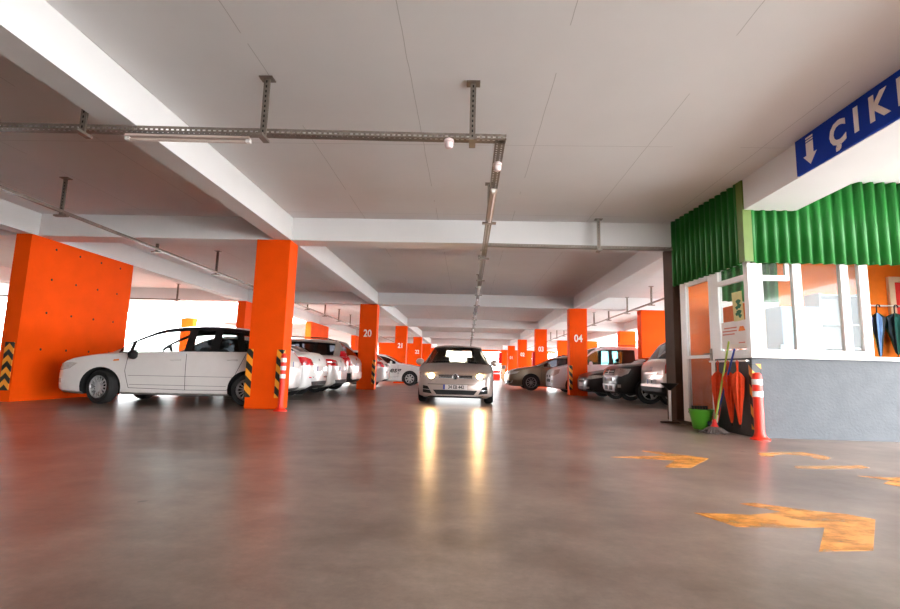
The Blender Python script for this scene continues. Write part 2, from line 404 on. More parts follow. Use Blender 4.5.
def car(name, label, kind, L, W, H, loc, rz, paint, windows=(), glass_m='glass', wheel=(.31, 9, 'alloy'), wx=(.85, 3.4), cladding=False,
        interior=False, group=None, steer=0., seat_h=(.98, .84), dark_frames=False, narrow_rear=False, rails=False, wipers=False):
    """root Empty under the car's middle; nose at local -x. Returns (root, helper) where helper.patch lays panels, lamps, seams on the body."""
    root = empty(name, loc, rz, label, 'car', group)
    k = profile(kind, L, W, H); hx = L/2
    xs = set(np.round(np.linspace(0, L, int(L/.14)), 3)) | {.02, .05, .1, .17, L-.02, L-.05, L-.1, L-.17, 0., L}
    keys = [k['xc'], k['xh'], k['xr'], k['xt']]+[v for ww in windows for v in ww]
    xs = [x for x in xs if all(abs(x-q) > .035 for q in keys)]+keys
    xs = sorted(set(round(float(x), 4) for x in xs))
    bm = bmesh.new(); rings = []
    for x in xs:
        zt, z0, w = k['top'](x), k['bot'](x), k['wid'](x)
        zb = min(k['belt'](x), zt-.025); wt = min(k['wt'](x), w*.95); zs = max(zb+.008, zt-.045 if x > k['xc'] else zt-.03)
        r = [(0, z0), (.85*w, z0), (.965*w, z0+.05), (w*.995, z0+.36*(zb-z0)), (w, z0+.66*(zb-z0)), (w*.985, zb-.015),
             (w*.965+(wt-w*.965)*.05, zb+.05*(zs-zb)), (w*.965+(wt-w*.965)*.86, zb+.86*(zs-zb)), (wt, zs), (wt*.6, zt-.008), (0, zt)]
        full = r+[(-a, b) for a, b in r[-2:0:-1]]
        rings.append([bm.verts.new((x-hx, a, b)) for a, b in full])
    n = len(rings[0])
    mats = [paint, M[glass_m], M['black'], M['liner']]       # 0 paint 1 glass 2 trim 3 liner; glass ids 10+
    seg = {}
    for i in range(len(xs)-1):
        xm = (xs[i]+xs[i+1])/2
        for j in range(n):
            f = bm.faces.new((rings[i][j], rings[i+1][j], rings[i+1][(j+1) % n], rings[i][(j+1) % n]))
            jj = j if j < 10 else n-1-j                       # mirror strip number 0..9
            mi = 0
            if jj in (8, 9) and k['xc'] < xm < k['xh']: mi = 10
            elif jj in ((9,) if narrow_rear else (8, 9)) and k['xr'] < xm < k['xt']: mi = 11
            elif jj == 7 and dark_frames and windows[0][0]-.3 < xm < windows[-1][1]: mi = 2
            elif jj == 6:
                for q, (a, b) in enumerate(windows):
                    if a < xm < b: mi = 12+2*q+(0 if j < 10 else 1)
                if mi == 0 and windows and windows[0][0] < xm < windows[-1][1]: mi = 2
            elif jj == 0 or (cladding and jj in (1, 2)): mi = 2
            f.material_index = mi
    for ring, rev in ((rings[0], True), (rings[-1], False)):
        f = bm.faces.new(ring[::-1] if rev else ring); f.material_index = 2 if False else 0
    bmesh.ops.recalc_face_normals(bm, faces=bm.faces[:])
    bvh = BVHTree.FromBMesh(bm)
    me = bpy.data.meshes.new('shell'); bm.to_mesh(me); bm.free()
    nm = 12+2*len(windows)
    for q in range(nm): me.materials.append(paint)
    # wheel arches
    r = wheel[0]; cb = bmesh.new()
    for x in wx:
        for s in (-1, 1):
            y0, y1 = sorted((s*(W/2-.26), s*(W/2+.2)))
            lathe(cb, [(r+.05, y0), (r+.05, y1)], 32, c=(x-hx, 0, r), ax='y', mi=3)
    bmesh.ops.recalc_face_normals(cb, faces=cb.faces[:])
    cm = bpy.data.meshes.new('cut'); cb.to_mesh(cm); cb.free()
    for q in range(nm): cm.materials.append(paint)
    so = bpy.data.objects.new('shell', me); co = bpy.data.objects.new('cut', cm); COL.objects.link(so); COL.objects.link(co)
    md = so.modifiers.new('b', 'BOOLEAN'); md.object = co; md.operation = 'DIFFERENCE'; md.solver = 'EXACT'
    dg = bpy.context.evaluated_depsgraph_get(); dg.update()
    res = bpy.data.meshes.new_from_object(so.evaluated_get(dg))
    bpy.data.objects.remove(so); bpy.data.objects.remove(co)
    # split
    def sub(keep, nme, mm, parent, inset=0., smooth=40):
        b2 = bmesh.new(); b2.from_mesh(res)
        bmesh.ops.delete(b2, geom=[f for f in b2.faces if not keep(f)], context='FACES')
        if not b2.faces: b2.free(); return None
        if inset:
            b2.normal_update()
            for v in b2.verts: v.co -= v.normal*inset
            bmesh.ops.reverse_faces(b2, faces=b2.faces[:])
        for f in b2.faces:
            f.material_index = f.material_index if nme == 'body' else 0
        m2 = bpy.data.meshes.new(nme); b2.to_mesh(m2); b2.free()
        return link_me(nme, m2, mm, parent, smooth)
    body = sub(lambda f: f.material_index < 10, 'body', [paint, paint, M['black'], M['liner']], root)
    sub(lambda f: f.material_index < 3 and f.calc_center_median().z > .33, 'cabin_lining', M['cabin'], root, .014)
    sub(lambda f: f.material_index == 10, 'windshield', M[glass_m], root)
    sub(lambda f: f.material_index == 11, 'rear_window', M[glass_m], root)
    for q in range(len(windows)):
        for s in (0, 1): sub(lambda f, t=12+2*q+s: f.material_index == t, 'side_window', M[glass_m], root)
    bpy.data.meshes.remove(res)
    # wheels
    tm, rm, dm = wheel_meshes(*wheel)
    for x in wx:
        for s in (-1, 1):
            hub = bpy.data.objects.new('wheel', dm); COL.objects.link(hub); hub.parent = root
            hub.location = (x-hx, s*(W/2-.115), r); hub.rotation_euler = (0, 0, (0 if s < 0 else PI)+(steer if x == wx[0] else 0.))
            for nme, mm in (('tire', tm), ('rim', rm)):
                o = bpy.data.objects.new(nme, mm); COL.objects.link(o); o.parent = hub
    # a helper that lays polygons on the shell
    FR = {'F': (Vector((1, 0, 0)), Vector((0, 1, 0)), Vector((-hx-1, 0, 0))), 'R': (Vector((-1, 0, 0)), Vector((0, 1, 0)), Vector((hx+1, 0, 0))),
          'S-': (Vector((0, 1, 0)), Vector((1, 0, 0)), Vector((-hx, -3, 0))), 'S+': (Vector((0, -1, 0)), Vector((1, 0, 0)), Vector((-hx, 3, 0)))}
    c = math.sqrt(.5)
    for s, t in ((-1, '-'), (1, '+')):
        FR['FC'+t] = (Vector((c, -s*c, 0)), Vector((c, s*c, 0)), Vector((-hx, 0, 0))-Vector((c, -s*c, 0))*3)
        FR['RC'+t] = (Vector((-c, -s*c, 0)), Vector((-c, s*c, 0)), Vector((hx, 0, 0))-Vector((-c, -s*c, 0))*3)
    def patch(nme, side, poly, m, off=.006, parent=None, step=.07, depth=.012, smooth=40):
        d, u, o = FR[side]; b2 = bmesh.new()
        b2.faces.new([b2.verts.new((p, q, 0)) for p, q in poly])
        lo = [min(p[i] for p in poly) for i in (0, 1)]; hi = [max(p[i] for p in poly) for i in (0, 1)]
        for ax in (0, 1):
            v = lo[ax]+step
            while v < hi[ax]-.005:
                pc = [0, 0, 0]; pn = [0, 0, 0]; pc[ax] = v; pn[ax] = 1
                bmesh.ops.bisect_plane(b2, geom=b2.verts[:]+b2.edges[:]+b2.faces[:], plane_co=pc, plane_no=pn); v += step
        b2.verts.ensure_lookup_table()
        for v in b2.verts:
            p = o+u*v.co.x+Vector((0, 0, v.co.y)); hit = bvh.ray_cast(p, d)
            if hit[0] is None:
                q = bvh.find_nearest(p+d*(3-.4 if side[0] in 'S' or len(side) == 3 else 1.3)); hit = q
            v.co = hit[0]-d*off
        b2.normal_update()
        ex = bmesh.ops.extrude_edge_only(b2, edges=[e for e in b2.edges if e.is_boundary])
        for v in [g for g in ex['geom'] if isinstance(g, bmesh.types.BMVert)]: v.co += d*(off+depth)
        return link(nme, b2, m, parent if parent is not None else root, smooth)
    class H_: pass
    h = H_(); h.patch = patch; h.root = root; h.hx = hx; h.L, h.W, h.H = L, W, H; h.k = k; h.bvh = bvh
    def seam(side, pts, wdt=.008, nme='door_seam'):
        for (a, b), (c2, d2) in zip(pts, pts[1:]):
            t = Vector((c2-a, d2-b)); t.normalize(); nn = Vector((-t.y, t.x))*wdt/2
            patch(nme, side, [(a+nn.x, b+nn.y), (a-nn.x, b-nn.y), (c2-nn.x, d2-nn.y), (c2+nn.x, d2+nn.y)], M['liner'], .002)
    h.seam = seam
    def hit(side, p, q):
        d, u, o = FR[side]; r_ = bvh.ray_cast(o+u*p+Vector((0, 0, q)), d); return r_[0]
    h.hit = hit
    # mirrors
    for s in (-1, 1):
        mx_ = k['xc']+.46-hx; zb = k['belt'](k['xc']+.38)-(.12 if kind == 'mono' else .03); y = k['wid'](k['xc']+.38)*.95
        bm = bmesh.new()
        lathe(bm, [(.01, -.06), (.075, -.045), (.09, 0), (.088, .03), (.07, .05), (.01, .05)], 16, ax='x')
        for v in bm.verts: v.co = Vector((v.co.x+mx_, v.co.y*1.2+s*(y+.10), v.co.z*.95+zb+.09))
        mo = link('mirror', bm, M['black'] if kind == 'mono' else paint, root, 50)
        bm = bmesh.new(); tube(bm, [(mx_+.02, s*(y-.02), zb+.03), (mx_, s*(y+.05), zb+.05), (mx_, s*(y+.1), zb+.08)], .022, 8)
        link('mirror_arm', bm, M['black'], mo, 40)
    if rails:
        for s in (-1, 1):
            a, b = k['xh']+.15, k['xr']-.05; y = k['wt']((a+b)/2)*.93
            pts = [(a+(b-a)*t-hx, s*y, k['top'](a+(b-a)*t)-.02+(.055 if 0 < q < 6 else 0.)) for q, t in enumerate(np.linspace(0, 1, 7))]
            bm = bmesh.new(); tube(bm, pts, .016, 8); link('roof_rail', bm, M['black'], root, 40)
    if wipers:
        for y0, y1 in ((-.55, .05), (.05, .6)):
            bm = bmesh.new()
            pts = []
            for t in np.linspace(0, 1, 6):
                y = y0+(y1-y0)*t; x = k['xc']+.04+.06*math.sin(t*PI)
                pts.append((x-hx, y, k['top'](x)-.012*abs(y)/.6+.012))
            tube(bm, pts, .009, 6); link('wiper', bm, M['black'], root, 40)
    if interior:
        z = .42; xd = k['xc']+.25-hx
        bm = bmesh.new(); prism(bm, [(xd-.1, .5), (xd+.35, .5), (xd+.35, k['belt'](k['xc'])-.06), (xd+.1, k['belt'](k['xc'])-.0), (xd-.1, k['belt'](k['xc'])-.06)], -W/2+.1, W/2-.1, lambda a, b, hh: (a, hh, b))
        link('dashboard', bm, M['cabin'], root)
        bm = bmesh.new(); cx, cz = xd+.52, k['belt'](k['xc'])-.02
        tube(bm, [(cx+.1*math.sin(t)*.5, -.36+.18*math.cos(t), cz+.17*math.sin(t)) for t in np.linspace(0, 2*PI, 20)[:-1]], .016, 8, closed=True)
        tube(bm, [(cx, -.53, cz), (cx, -.19, cz)], .014, 6); tube(bm, [(cx, -.36, cz), (cx-.25, -.36, cz-.1)], .025, 8)
        link('steering_wheel', bm, M['black'], root, 40)
        for y, xx, sz in ((-.36, 1.15, seat_h[0]), (.36, 1.15, seat_h[0]), (-.38, 1.98, seat_h[1]), (.38, 1.98, seat_h[1])):
            bm = bmesh.new(); x = xd+xx; ww = .24 if xx < 1.5 else .33
            box(bm, x-.5, x+.02, y-ww, y+ww, .32, .55, .04)
            vs = box(bm, x-.04, x+.1, y-ww, y+ww, .5, sz*H/1.48, .05)
            for v in bm.verts:
                if v.co.z > .56: v.co.x += (v.co.z-.5)*.22
            s_ = link('seat', bm, M['seat'], root, 50)
            bm = bmesh.new(); x2 = x+.03+.5*.22
            zz = sz*H/1.48
            box(bm, x2+.02, x2+.12, y-.12, y+.12, zz+.03, zz+.16, .04); tube(bm, [(x2+.06, y-.05, zz-.06), (x2+.06, y-.05, zz+.06)], .007, 6); tube(bm, [(x2+.06, y+.05, zz-.06), (x2+.06, y+.05, zz+.06)], .007, 6)
            link('headrest', bm, M['seat'], s_, 50)
    return root, h

def plate(h, side, y, z, w=.50, hh=.11, txt=None, tilt=0., mblue=True):
    """a number plate standing on the bumper; its lettering a child"""
    s = -1 if side == 'F' else 1
    p = h.hit(side, y, z); x = p.x+s*.012
    bm = bmesh.new(); box(bm, min(x, x+s*.012), max(x, x+s*.012), y-w/2, y+w/2, z-hh/2, z+hh/2, .003)
    o = link('number_plate', bm, M['plate'], h.root)
    if mblue:
        bm = bmesh.new(); yy = y+w/2-.02 if side == 'F' else y-w/2+.02
        box(bm, x+s*.010, x+s*.016, yy-.02, yy+.02, z-hh/2+.003, z+hh/2-.003); link('plate_band', bm, M['plate_blue'], o)
    if txt:
        place_text('plate_lettering', txt, hh*.95, M['ink'], o, (x+s*.014, y+(-.02 if side == 'F' else .02), z), (0, -1 if side == 'F' else 1, 0), (0, 0, 1), sx=.80, bold=.002)
    return o

def handles(h, side, pts, m):
    s = -1 if side == 'S-' else 1
    for x, z in pts:
        p = h.hit(side, x, z); bm = bmesh.new()
        tube(bm, [(p.x-.09, p.y-s*.01, z), (p.x-.08, p.y+s*.022, z), (p.x+.08, p.y+s*.022, z+.004), (p.x+.09, p.y-s*.01, z+.004)], .012, 8)
        link('door_handle', bm, m, h.root, 50)
# ------------------------------------------------------------------ camera, world
def setup():
    yaw, pit, ro, f = 0.0379, 0.1319, 0.0270, 493.716
    F = Vector((-math.sin(yaw)*math.cos(pit), math.cos(yaw)*math.cos(pit), math.sin(pit)))
    R0 = Vector((math.cos(yaw), math.sin(yaw), 0)); U0 = R0.cross(F)
    R = R0*math.cos(ro)+U0*math.sin(ro); U = U0*math.cos(ro)-R0*math.sin(ro)
    cd = bpy.data.cameras.new('camera'); cam = bpy.data.objects.new('camera', cd); COL.objects.link(cam)
    cam.matrix_world = Matrix(((R.x, U.x, -F.x, 0), (R.y, U.y, -F.y, 0), (R.z, U.z, -F.z, .77), (0, 0, 0, 1)))
    cd.sensor_fit = 'HORIZONTAL'; cd.sensor_width = 36; cd.lens = f*36/900; cd.clip_start = .02; cd.clip_end = 400
    sc.camera = cam
    w = bpy.data.worlds.new('sky'); sc.world = w; w.use_nodes = True
    nt = w.node_tree; bg = nt.nodes['Background']
    tc = nt.nodes.new('ShaderNodeTexCoord'); sp = nt.nodes.new('ShaderNodeSeparateXYZ'); nt.links.new(tc.outputs['Generated'], sp.inputs[0])
    r = nt.nodes.new('ShaderNodeValToRGB'); e = r.color_ramp.elements
    e[0].position = .45; e[0].color = (.75, .74, .72, 1); e[1].position = .62; e[1].color = (.89, .95, 1., 1)
    mr = nt.nodes.new('ShaderNodeMapRange'); mr.inputs[1].default_value = -1; mr.inputs[2].default_value = 1
    nt.links.new(sp.outputs[2], mr.inputs[0]); nt.links.new(mr.outputs[0], r.inputs[0]); nt.links.new(r.outputs[0], bg.inputs[0])
    bg.inputs[1].default_value = SKY
    sc.view_settings.view_transform = 'Standard'; sc.view_settings.look = 'None'; sc.view_settings.gamma = 1
    sc.view_settings.exposure = EXPOSURE; sc.view_settings.use_curve_mapping = False
    sc.cycles.max_bounces = 10; sc.cycles.diffuse_bounces = 6; sc.cycles.glossy_bounces = 5; sc.cycles.transparent_max_bounces = 16
    sc.cycles.sample_clamp_indirect = 8.0
    sc.cycles.caustics_reflective = False
SKY, EXPOSURE = 5.0, 2.58
setup()

ZB, ZC = 3.064, 3.49
ROWS = [8.73, 17.62, 26.50, 35.39, 44.28, 53.16]
XL0, XL1 = -3.92, -3.29            # left columns
XR0, XR1 = 3.595, 4.22             # right columns
CD = .41

# ------------------------------------------------------------------ shell
bm = bmesh.new(); box(bm, -22, 11.6, 6.7, 56, -.3, 0); box(bm, -22, 8.9, -8, 6.7, -.3, 0)
tag(link('floor', bm, M['floor']), kind='structure')
M['ground'] = mat('pale_bounce_ground', (196, 194, 188), rough=.8, var=.06, scale=.6)  # outdoor ground added pale, to bounce daylight onto the ceiling
bm = bmesh.new()
for q in ((-60, 60, -40, -8), (-60, 60, 56, 120), (-60, -22, -8, 56), (11.6, 60, 6.7, 56), (8.9, 60, -8, 6.7)): box(bm, *q, -.3, -.01)
tag(link('ground', bm, M['ground']), kind='structure')
bm = bmesh.new()
for x0, x1, y0, y1 in ((-8.35, 11.5, 6.7, 56), (-8.35, 8.8, -8, 6.7), (-22, -8.35, -8, 18.1), (-22, -14.0, 18.1, 26.6), (-15.6, -8.35, 26.6, 56)):
    box(bm, x0, x1, y0, y1, ZC, ZC+.3)
tag(link('ceiling', bm, M['ceiling']), kind='structure')

def beam(x0, x1, y0, y1):
    bm = bmesh.new(); box(bm, x0, x1, y0, y1, ZB, ZC+.02)
    return tag(link('ceiling_beam', bm, M['ceiling_plain']), kind='structure')
M['ceiling_plain'] = mat('beam_paint', (224, 222, 223), rough=.85, var=.02, scale=1.5)
for y in [-.15]+ROWS: beam(-22 if y < 26 else -15.6, 11.5 if y > 6 else 8.8, y+.025, y+.47)
ends = [-8]+[y for r in [-.15]+ROWS for y in (r+.025, r+.47)]+[56]
for a, b in zip(ends[::2], ends[1::2]):
    beam(-3.60, -3.29, a, b)
    if b > 9: beam(3.757, 4.19, a, b)
    beam(-8.40, -8.10, a, b); beam(8.3, 8.7, a, b)
    if a < 18 or a > 26: beam(-14.4, -14.0, a, b)
beam(3.757, 4.46, -8, -.125); beam(3.757, 4.46, .32, 6.72)

def wall(name, x0, x1, y0, y1, z0=0, z1=ZB, m='orange'):
    bm = bmesh.new(); box(bm, x0, x1, y0, y1, z0, z1)
    return tag(link(name, bm, M[m]), kind='structure')
wall('wall_back', -22, 4.0, -7.6, -7.4, 0, ZC, 'white_paint')
wall('wall_left', -17.2, -17.0, -7.4, 16.5, 0, ZC, 'white_paint')
holes = [(y, z) for z in (.95, 1.65, 2.3, 2.9) for y in (9.15, 9.75, 10.35, 10.95)]
for q, (y0, y1) in enumerate(((8.62, 11.42), (17.55, 20.35), (25.2, 28.4), (35.3, 38.1))):
    wl = wall('wall_left_shear', -8.40, -8.10, y0, y1)
    if q == 0:
        for (y, z) in holes:                      # tie holes left by the formwork
            bm = bmesh.new(); lathe(bm, [(.014, -8.11), (.024, -8.097), (.014, -8.092)], 10, c=(0, y+(z-1.6)*.03, z), ax='x')
            link('tie_hole', bm, M['rubber'], wl)
wall('wall_right_shear', 6.12, 9.2, 17.62, 18.04); wall('wall_right_shear', 8.05, 8.9, 26.5, 26.9)
wall('wall_right_shear', 6.4, 9.2, 35.39, 35.8)
wall('wall_end_left', -8.02, -3.5, 44.35, 44.6); wall('wall_end_right', 3.9, 8.6, 53.2, 53.5)
wall('trim_end', -3.5, 9.5, 53.64, 53.9, 2.85, ZC)
wall('wall_end_far', -8.3, -4.9, 53.7, 53.95)

# ------------------------------------------------------------------ columns with numbers
NUM = {(0, 1): '20', (0, 2): '21', (0, 3): '22', (1, 1): '04', (1, 2): '03', (1, 3): '02', (1, 4): '01'}
M['guard'] = stripe_mat('guard_stripes', (28, 24, 22), (238, 150, 34), .26, (1., -1., 1.))
M['chevron'] = stripe_mat('guard_chevrons', (26, 26, 24), (236, 150, 40), .21, (1.1, 0., 1.), chevron=True)
for side in (0, 1):
    for i, y in enumerate(ROWS):
        if side == 1 and i == 0:
            bm = bmesh.new(); box(bm, XR0, XR1, y, y+CD, 0, ZB, .012)
            tag(link('column', bm, M['brown_post']), 'unnumbered dark brown column standing against the kiosk', 'column'); continue
        x0, x1 = (XL0, XL1) if side == 0 else (XR0, XR1)
        bm = bmesh.new(); box(bm, x0, x1, y, y+CD, 0, ZB, .012)
        c = link('column', bm, M['orange']); n = NUM.get((side, i))
        if n:
            tag(c, 'orange concrete column painted with the number %s' % n, 'column')
            place_text('number', n, .36, M['number'], c, ((x0+x1)/2+(.0 if side == 0 else .0), y-.001, 1.99), (1, 0, 0), (0, 0, 1), sx=.82, bold=.008, extrude=.002)
        elif i == 0: tag(c, 'large plain orange column behind the tall red delineator post', 'column')
        elif i == 4: tag(c, 'small far orange column behind column 22, half hidden', 'column')
        else: tag(c, 'far orange column at the %s of the end opening' % ('left edge' if side == 0 else 'right edge'), 'column')
for x, y, s in ((-14.5, 24.9, 'yellowish orange column beyond the white car roof, beside the light well'), (-14.9, 33.0, 'small distant orange column beyond the light well')):
    bm = bmesh.new(); box(bm, x-.32, x+.32, y, y+.41, 0, ZB, .012); tag(link('column', bm, M['orange']), s, 'column')

def corner_guard(x, y, sx, sy, label, z0=.2, h=.85, leg=.10):
    """L-shaped striped rubber strip round a column corner at (x, y); sx, sy point into the column"""
    bm = bmesh.new(); t = .012
    prism(bm, [(0-sx*t, -sy*t), (sx*leg, -sy*t), (sx*leg, -sy*.0005), (-sx*.0005, -sy*.0005), (-sx*.0005, sy*leg), (-sx*t, sy*leg)], 0, h)
    return tag(link('corner_guard', bm, M['guard'], loc=(x, y, z0)), label, 'corner guard', 'striped corner guards')
corner_guard(XL0, ROWS[0], 1, 1, 'black and yellow striped corner guard on the large plain column, beside the white hatchback')
corner_guard(XL1, ROWS[0], -1, 1, 'black and yellow striped corner guard on the large plain column, behind the red delineator')
corner_guard(XL1, ROWS[1], -1, 1, 'black and yellow corner guard on column 20, aisle corner')
corner_guard(XR0, ROWS[1], 1, 1, 'black and yellow corner guard on column 04, aisle corner')
bm = bmesh.new(); box(bm, -.085, .085, -.02, 0, 0, .86, .004)
tag(link('chevron_board', bm, M['chevron'], loc=(-8.215, 8.6195, .2)), 'black board with yellow chevrons on the end of the long orange wall', 'chevron board')

# ------------------------------------------------------------------ delineator posts
def delineator(label, loc, h, r=.052, bands=(.60, .74, .88)):
    root = empty('delineator_post', loc, 0, label, 'delineator post', 'red delineator posts')
    bm = bmesh.new(); lathe(bm, [(.115, 0), (.115, .015), (.09, .025), (r+.012, .05), (r, .10), (r, h-.05), (r-.012, h-.012), (r-.025, h)], 28)
    link('post_body', bm, M['cone_red'], root, 40)
    for z in [h*q for q in bands]:
        bm = bmesh.new(); lathe(bm, [(r+.0005, z-.036), (r+.003, z-.035), (r+.003, z+.035), (r+.0005, z+.036)], 28, cap=False); link('reflective_band', bm, M['reflect'], root, 40)
    return root
delineator('slim red delineator post with white bands in front of the large plain column', (-3.17, 8.48, 0), .98, .045)
delineator('red delineator post with white bands at the grey kiosk corner', (3.73, 6.56, 0), .84, .058, (.68, .86))

# ------------------------------------------------------------------ cable trays
def uv_channel(name, a, b, w, hh, m, parent):
    """U-shaped tray from a to b; UVs in metres so that the slots keep their size"""
    a, b = Vector(a), Vector(b); d = (b-a); Ln = d.length; d.normalize(); s = d.cross(Vector((0, 0, 1))); up = Vector((0, 0, 1))
    prof = [(-w/2, hh), (-w/2, 0), (w/2, 0), (w/2, hh)]; bm = bmesh.new(); uv = bm.loops.layers.uv.new('UVMap'); acc = 0.
    for (p, q), (p2, q2) in zip(prof, prof[1:]):
        vs = [a+s*p+up*q, b+s*p+up*q, b+s*p2+up*q2, a+s*p2+up*q2]
        f = bm.faces.new([bm.verts.new(v) for v in vs]); Lw = math.hypot(p2-p, q2-q)
        for lp, t in zip(f.loops, ((0, acc), (Ln, acc), (Ln, acc+Lw), (0, acc+Lw))): lp[uv].uv = t
        acc += Lw
    me = bpy.data.meshes.new(name); bm.to_mesh(me); bm.free()
    o = link_me(name, me, m, parent)
    md = o.modifiers.new('thickness', 'SOLIDIFY'); md.thickness = .003; md.offset = 0
    return o
def hanger(parent, x, y, z0, z1, along='x'):
    bm = bmesh.new(); w = .028
    box(bm, x-w, x+w, y-.012, y+.012, z0-.05, z1, 0)
    box(bm, x-.065, x+.065, y-.05, y+.05, z1-.012, z1)
    if along == 'x': box(bm, x-.03, x+.03, y-.09, y+.09, z0-.06, z0-.035)
    else: box(bm, x-.10, x+.10, y-.03, y+.03, z0-.06, z0-.035)
    for k in range(int((z1-z0)/.05)): box(bm, x-.007, x+.007, y-.0135, y-.0115, z0+.05*k, z0+.05*k+.025, 0, 1)
    return link('hanger', bm, [M['steel'], M['liner']], parent)
t = empty('cable_tray', (-2, 4.42, 2.93), 0, 'perforated steel cable tray crossing the ceiling nearest the camera and turning down the aisle', 'cable tray')
inv = Matrix.Translation((2, -4.42, -2.93))
def under(o, p): o.matrix_parent_inverse = Matrix.Translation(-p.location) if not p.rotation_euler.z else p.matrix_world.inverted(); return o
def world_children(p):
    for c in p.children: c.matrix_parent_inverse = Matrix.Translation(-p.location)
uv_channel('channel', (-13, 4.05, 2.94), (.32, 4.47, 2.94), .09, .05, M['tray'], t)
uv_channel('channel', (.27, 4.45, 2.94), (.27, 52, 2.94), .09, .05, M['tray'], t)
for x in (-8.9, -6.6, -3.68, -1.97, .0): hanger(t, x, 4.05+(x+13)*.0315-.06, 2.94, ZC)
for k in range(20):
    y = 6.95+2.3*k
    if all(not (r-.1 < y < r+.6) for r in ROWS): hanger(t, .27, y, 2.94, ZC, 'y')
    else: hanger(t, .27, y, 2.94, ZB, 'y')
world_children(t)
t = empty('cable_tray', (2, 8.55, 2.95), 0, 'short steel cable tray running from the aisle tray towards the green cladding', 'cable tray')
uv_channel('channel', (.27, 8.52, 2.95), (3.54, 8.60, 2.95), .08, .05, M['tray'], t); hanger(t, 2.25, 8.50, 2.95, ZC-.02); world_children(t)
def conduit(label, x, y0, y1, z, ys):
    t = empty('cable_conduit', (x, y0, z), 0, label, 'conduit')
    uv_channel('channel', (x, y0, z), (x, y1, z), .05, .04, M['steel'], t)
    for y in ys: hanger(t, x, y, z, ZC if all(not (r < y < r+.5) for r in ROWS) else ZB, 'y')
    world_children(t)
conduit('thin steel conduit above the parked cars by the orange walls', -6.12, 2, 52, 2.95, [4.64+2.3*k for k in range(13)])
conduit('thin steel conduit above the parked black cars and van', 5.6, 9.3, 52, 2.95, [10.6+2.3*k for k in range(12)])
t = empty('cable_conduit', (-12, 16.6, 2.92), 0, 'steel conduit end beyond the long orange wall, over the light well edge', 'conduit')
uv_channel('channel', (-16.5, 16.6, 2.92), (-10.0, 16.6, 2.92), .05, .04, M['steel'], t); hanger(t, -10.1, 16.6, 2.92, ZC); world_children(t)

M['tube'] = mat('fluorescent_tube', (186, 168, 158), rough=.5)
def tube_light(label, a, b):
    root = empty('tube_light', tuple((Vector(a)+Vector(b))/2), 0, label, 'lamp', 'tube lamps under the cable tray')
    a, b = Vector(a)-root.location, Vector(b)-root.location; d = (b-a).normalized(); s = d.cross(Vector((0, 0, 1)))
    bm = bmesh.new(); P = lambda u, v, w: a+d*u+s*v+Vector((0, 0, w)); Ln = (b-a).length
    prism(bm, [(-.04, .02), (-.03, .045), (.03, .045), (.04, .02)], 0, Ln, lambda p, q, h: P(h, p, q)); link('housing', bm, M['tube'], root)
    bm = bmesh.new(); tube(bm, [P(.03, 0, 0), P(Ln-.03, 0, 0)], .015, 10); link('tube', bm, M['tube'], root, 40)
    for u in (.015, Ln-.015):
        bm = bmesh.new(); c = P(u, 0, .01); box(bm, c.x-.02, c.x+.02, c.y-.02, c.y+.02, c.z-.02, c.z+.02); link('end_cap', bm, M['pvc'], root)
tube_light('white tube lamp under the tray where it passes below the long beam', (-3.3, 4.36, 2.875), (-2.12, 4.40, 2.875))
for k, (y0, lb) in enumerate(((5.65, 'white tube lamp on the aisle tray nearest the tray corner'), (12.5, 'second white tube lamp along the aisle tray'),
                              (14.8, 'third white tube lamp along the aisle tray'), (19.3, 'fourth white tube lamp along the aisle tray'), (25.6, 'fifth white tube lamp along the aisle tray, far off'))):
    tube_light(lb, (.27, y0, 2.88), (.27, y0+1.2, 2.88))
M['dome'] = mat('detector_white', (226, 204, 204), rough=.4)
for lb, x, y in (('small white dome detector under the crossing tray near its corner', -.22, 4.43), ('small white dome detector under the aisle tray just past its corner', .27, 4.95)):
    root = empty('ceiling_detector', (x, y, 2.855), 0, lb, 'detector', 'dome detectors')
    bm = bmesh.new(); lathe(bm, [(.03, .085), (.045, .075), (.05, .05), (.046, .045)], 24); link('detector_base', bm, M['dome'], root, 40)
    bm = bmesh.new(); lathe(bm, [(.04, .046), (.042, .02), (.03, -.005), (.005, -.012)], 24); link('detector_dome', bm, M['dome'], root, 40)

# ------------------------------------------------------------------ exit sign on the beam
X = 3.757
bm = bmesh.new(); box(bm, X-.03, X-.002, 3.55, 5.545, ZB+.005, ZC-.003, .003)
sg = link('exit_sign', bm, M['sign_blue']); tag(sg, 'blue hanging exit sign with white arrow and ÇIKIŞ lettering', 'sign')
for ch, y in zip('ÇIKIŞ', (4.90, 4.655, 4.40, 4.16, 3.93)):
    place_text('letter', ch, .34, M['sign_white'], sg, (X-.032, y, 3.278 if ch not in 'ÇŞ' else 3.26), (0, -1, 0), (0, 0, 1), sx=.95, bold=.012, extrude=.002)
bm = bmesh.new(); c = 5.31
for z0, z1 in ((3.425, 3.445), (3.395, 3.412)): prism(bm, [(c-.055, z0), (c+.055, z0), (c+.055, z1), (c-.055, z1)], X-.034, X-.029, lambda a, b, h: (h, a, b))
prism(bm, [(c-.055, 3.382), (c-.055, 3.24), (c-.105, 3.24), (c, 3.125), (c+.105, 3.24), (c+.055, 3.24), (c+.055, 3.382)], X-.034, X-.029, lambda a, b, h: (h, a, b))
link('arrow', bm, M['sign_white'], sg)
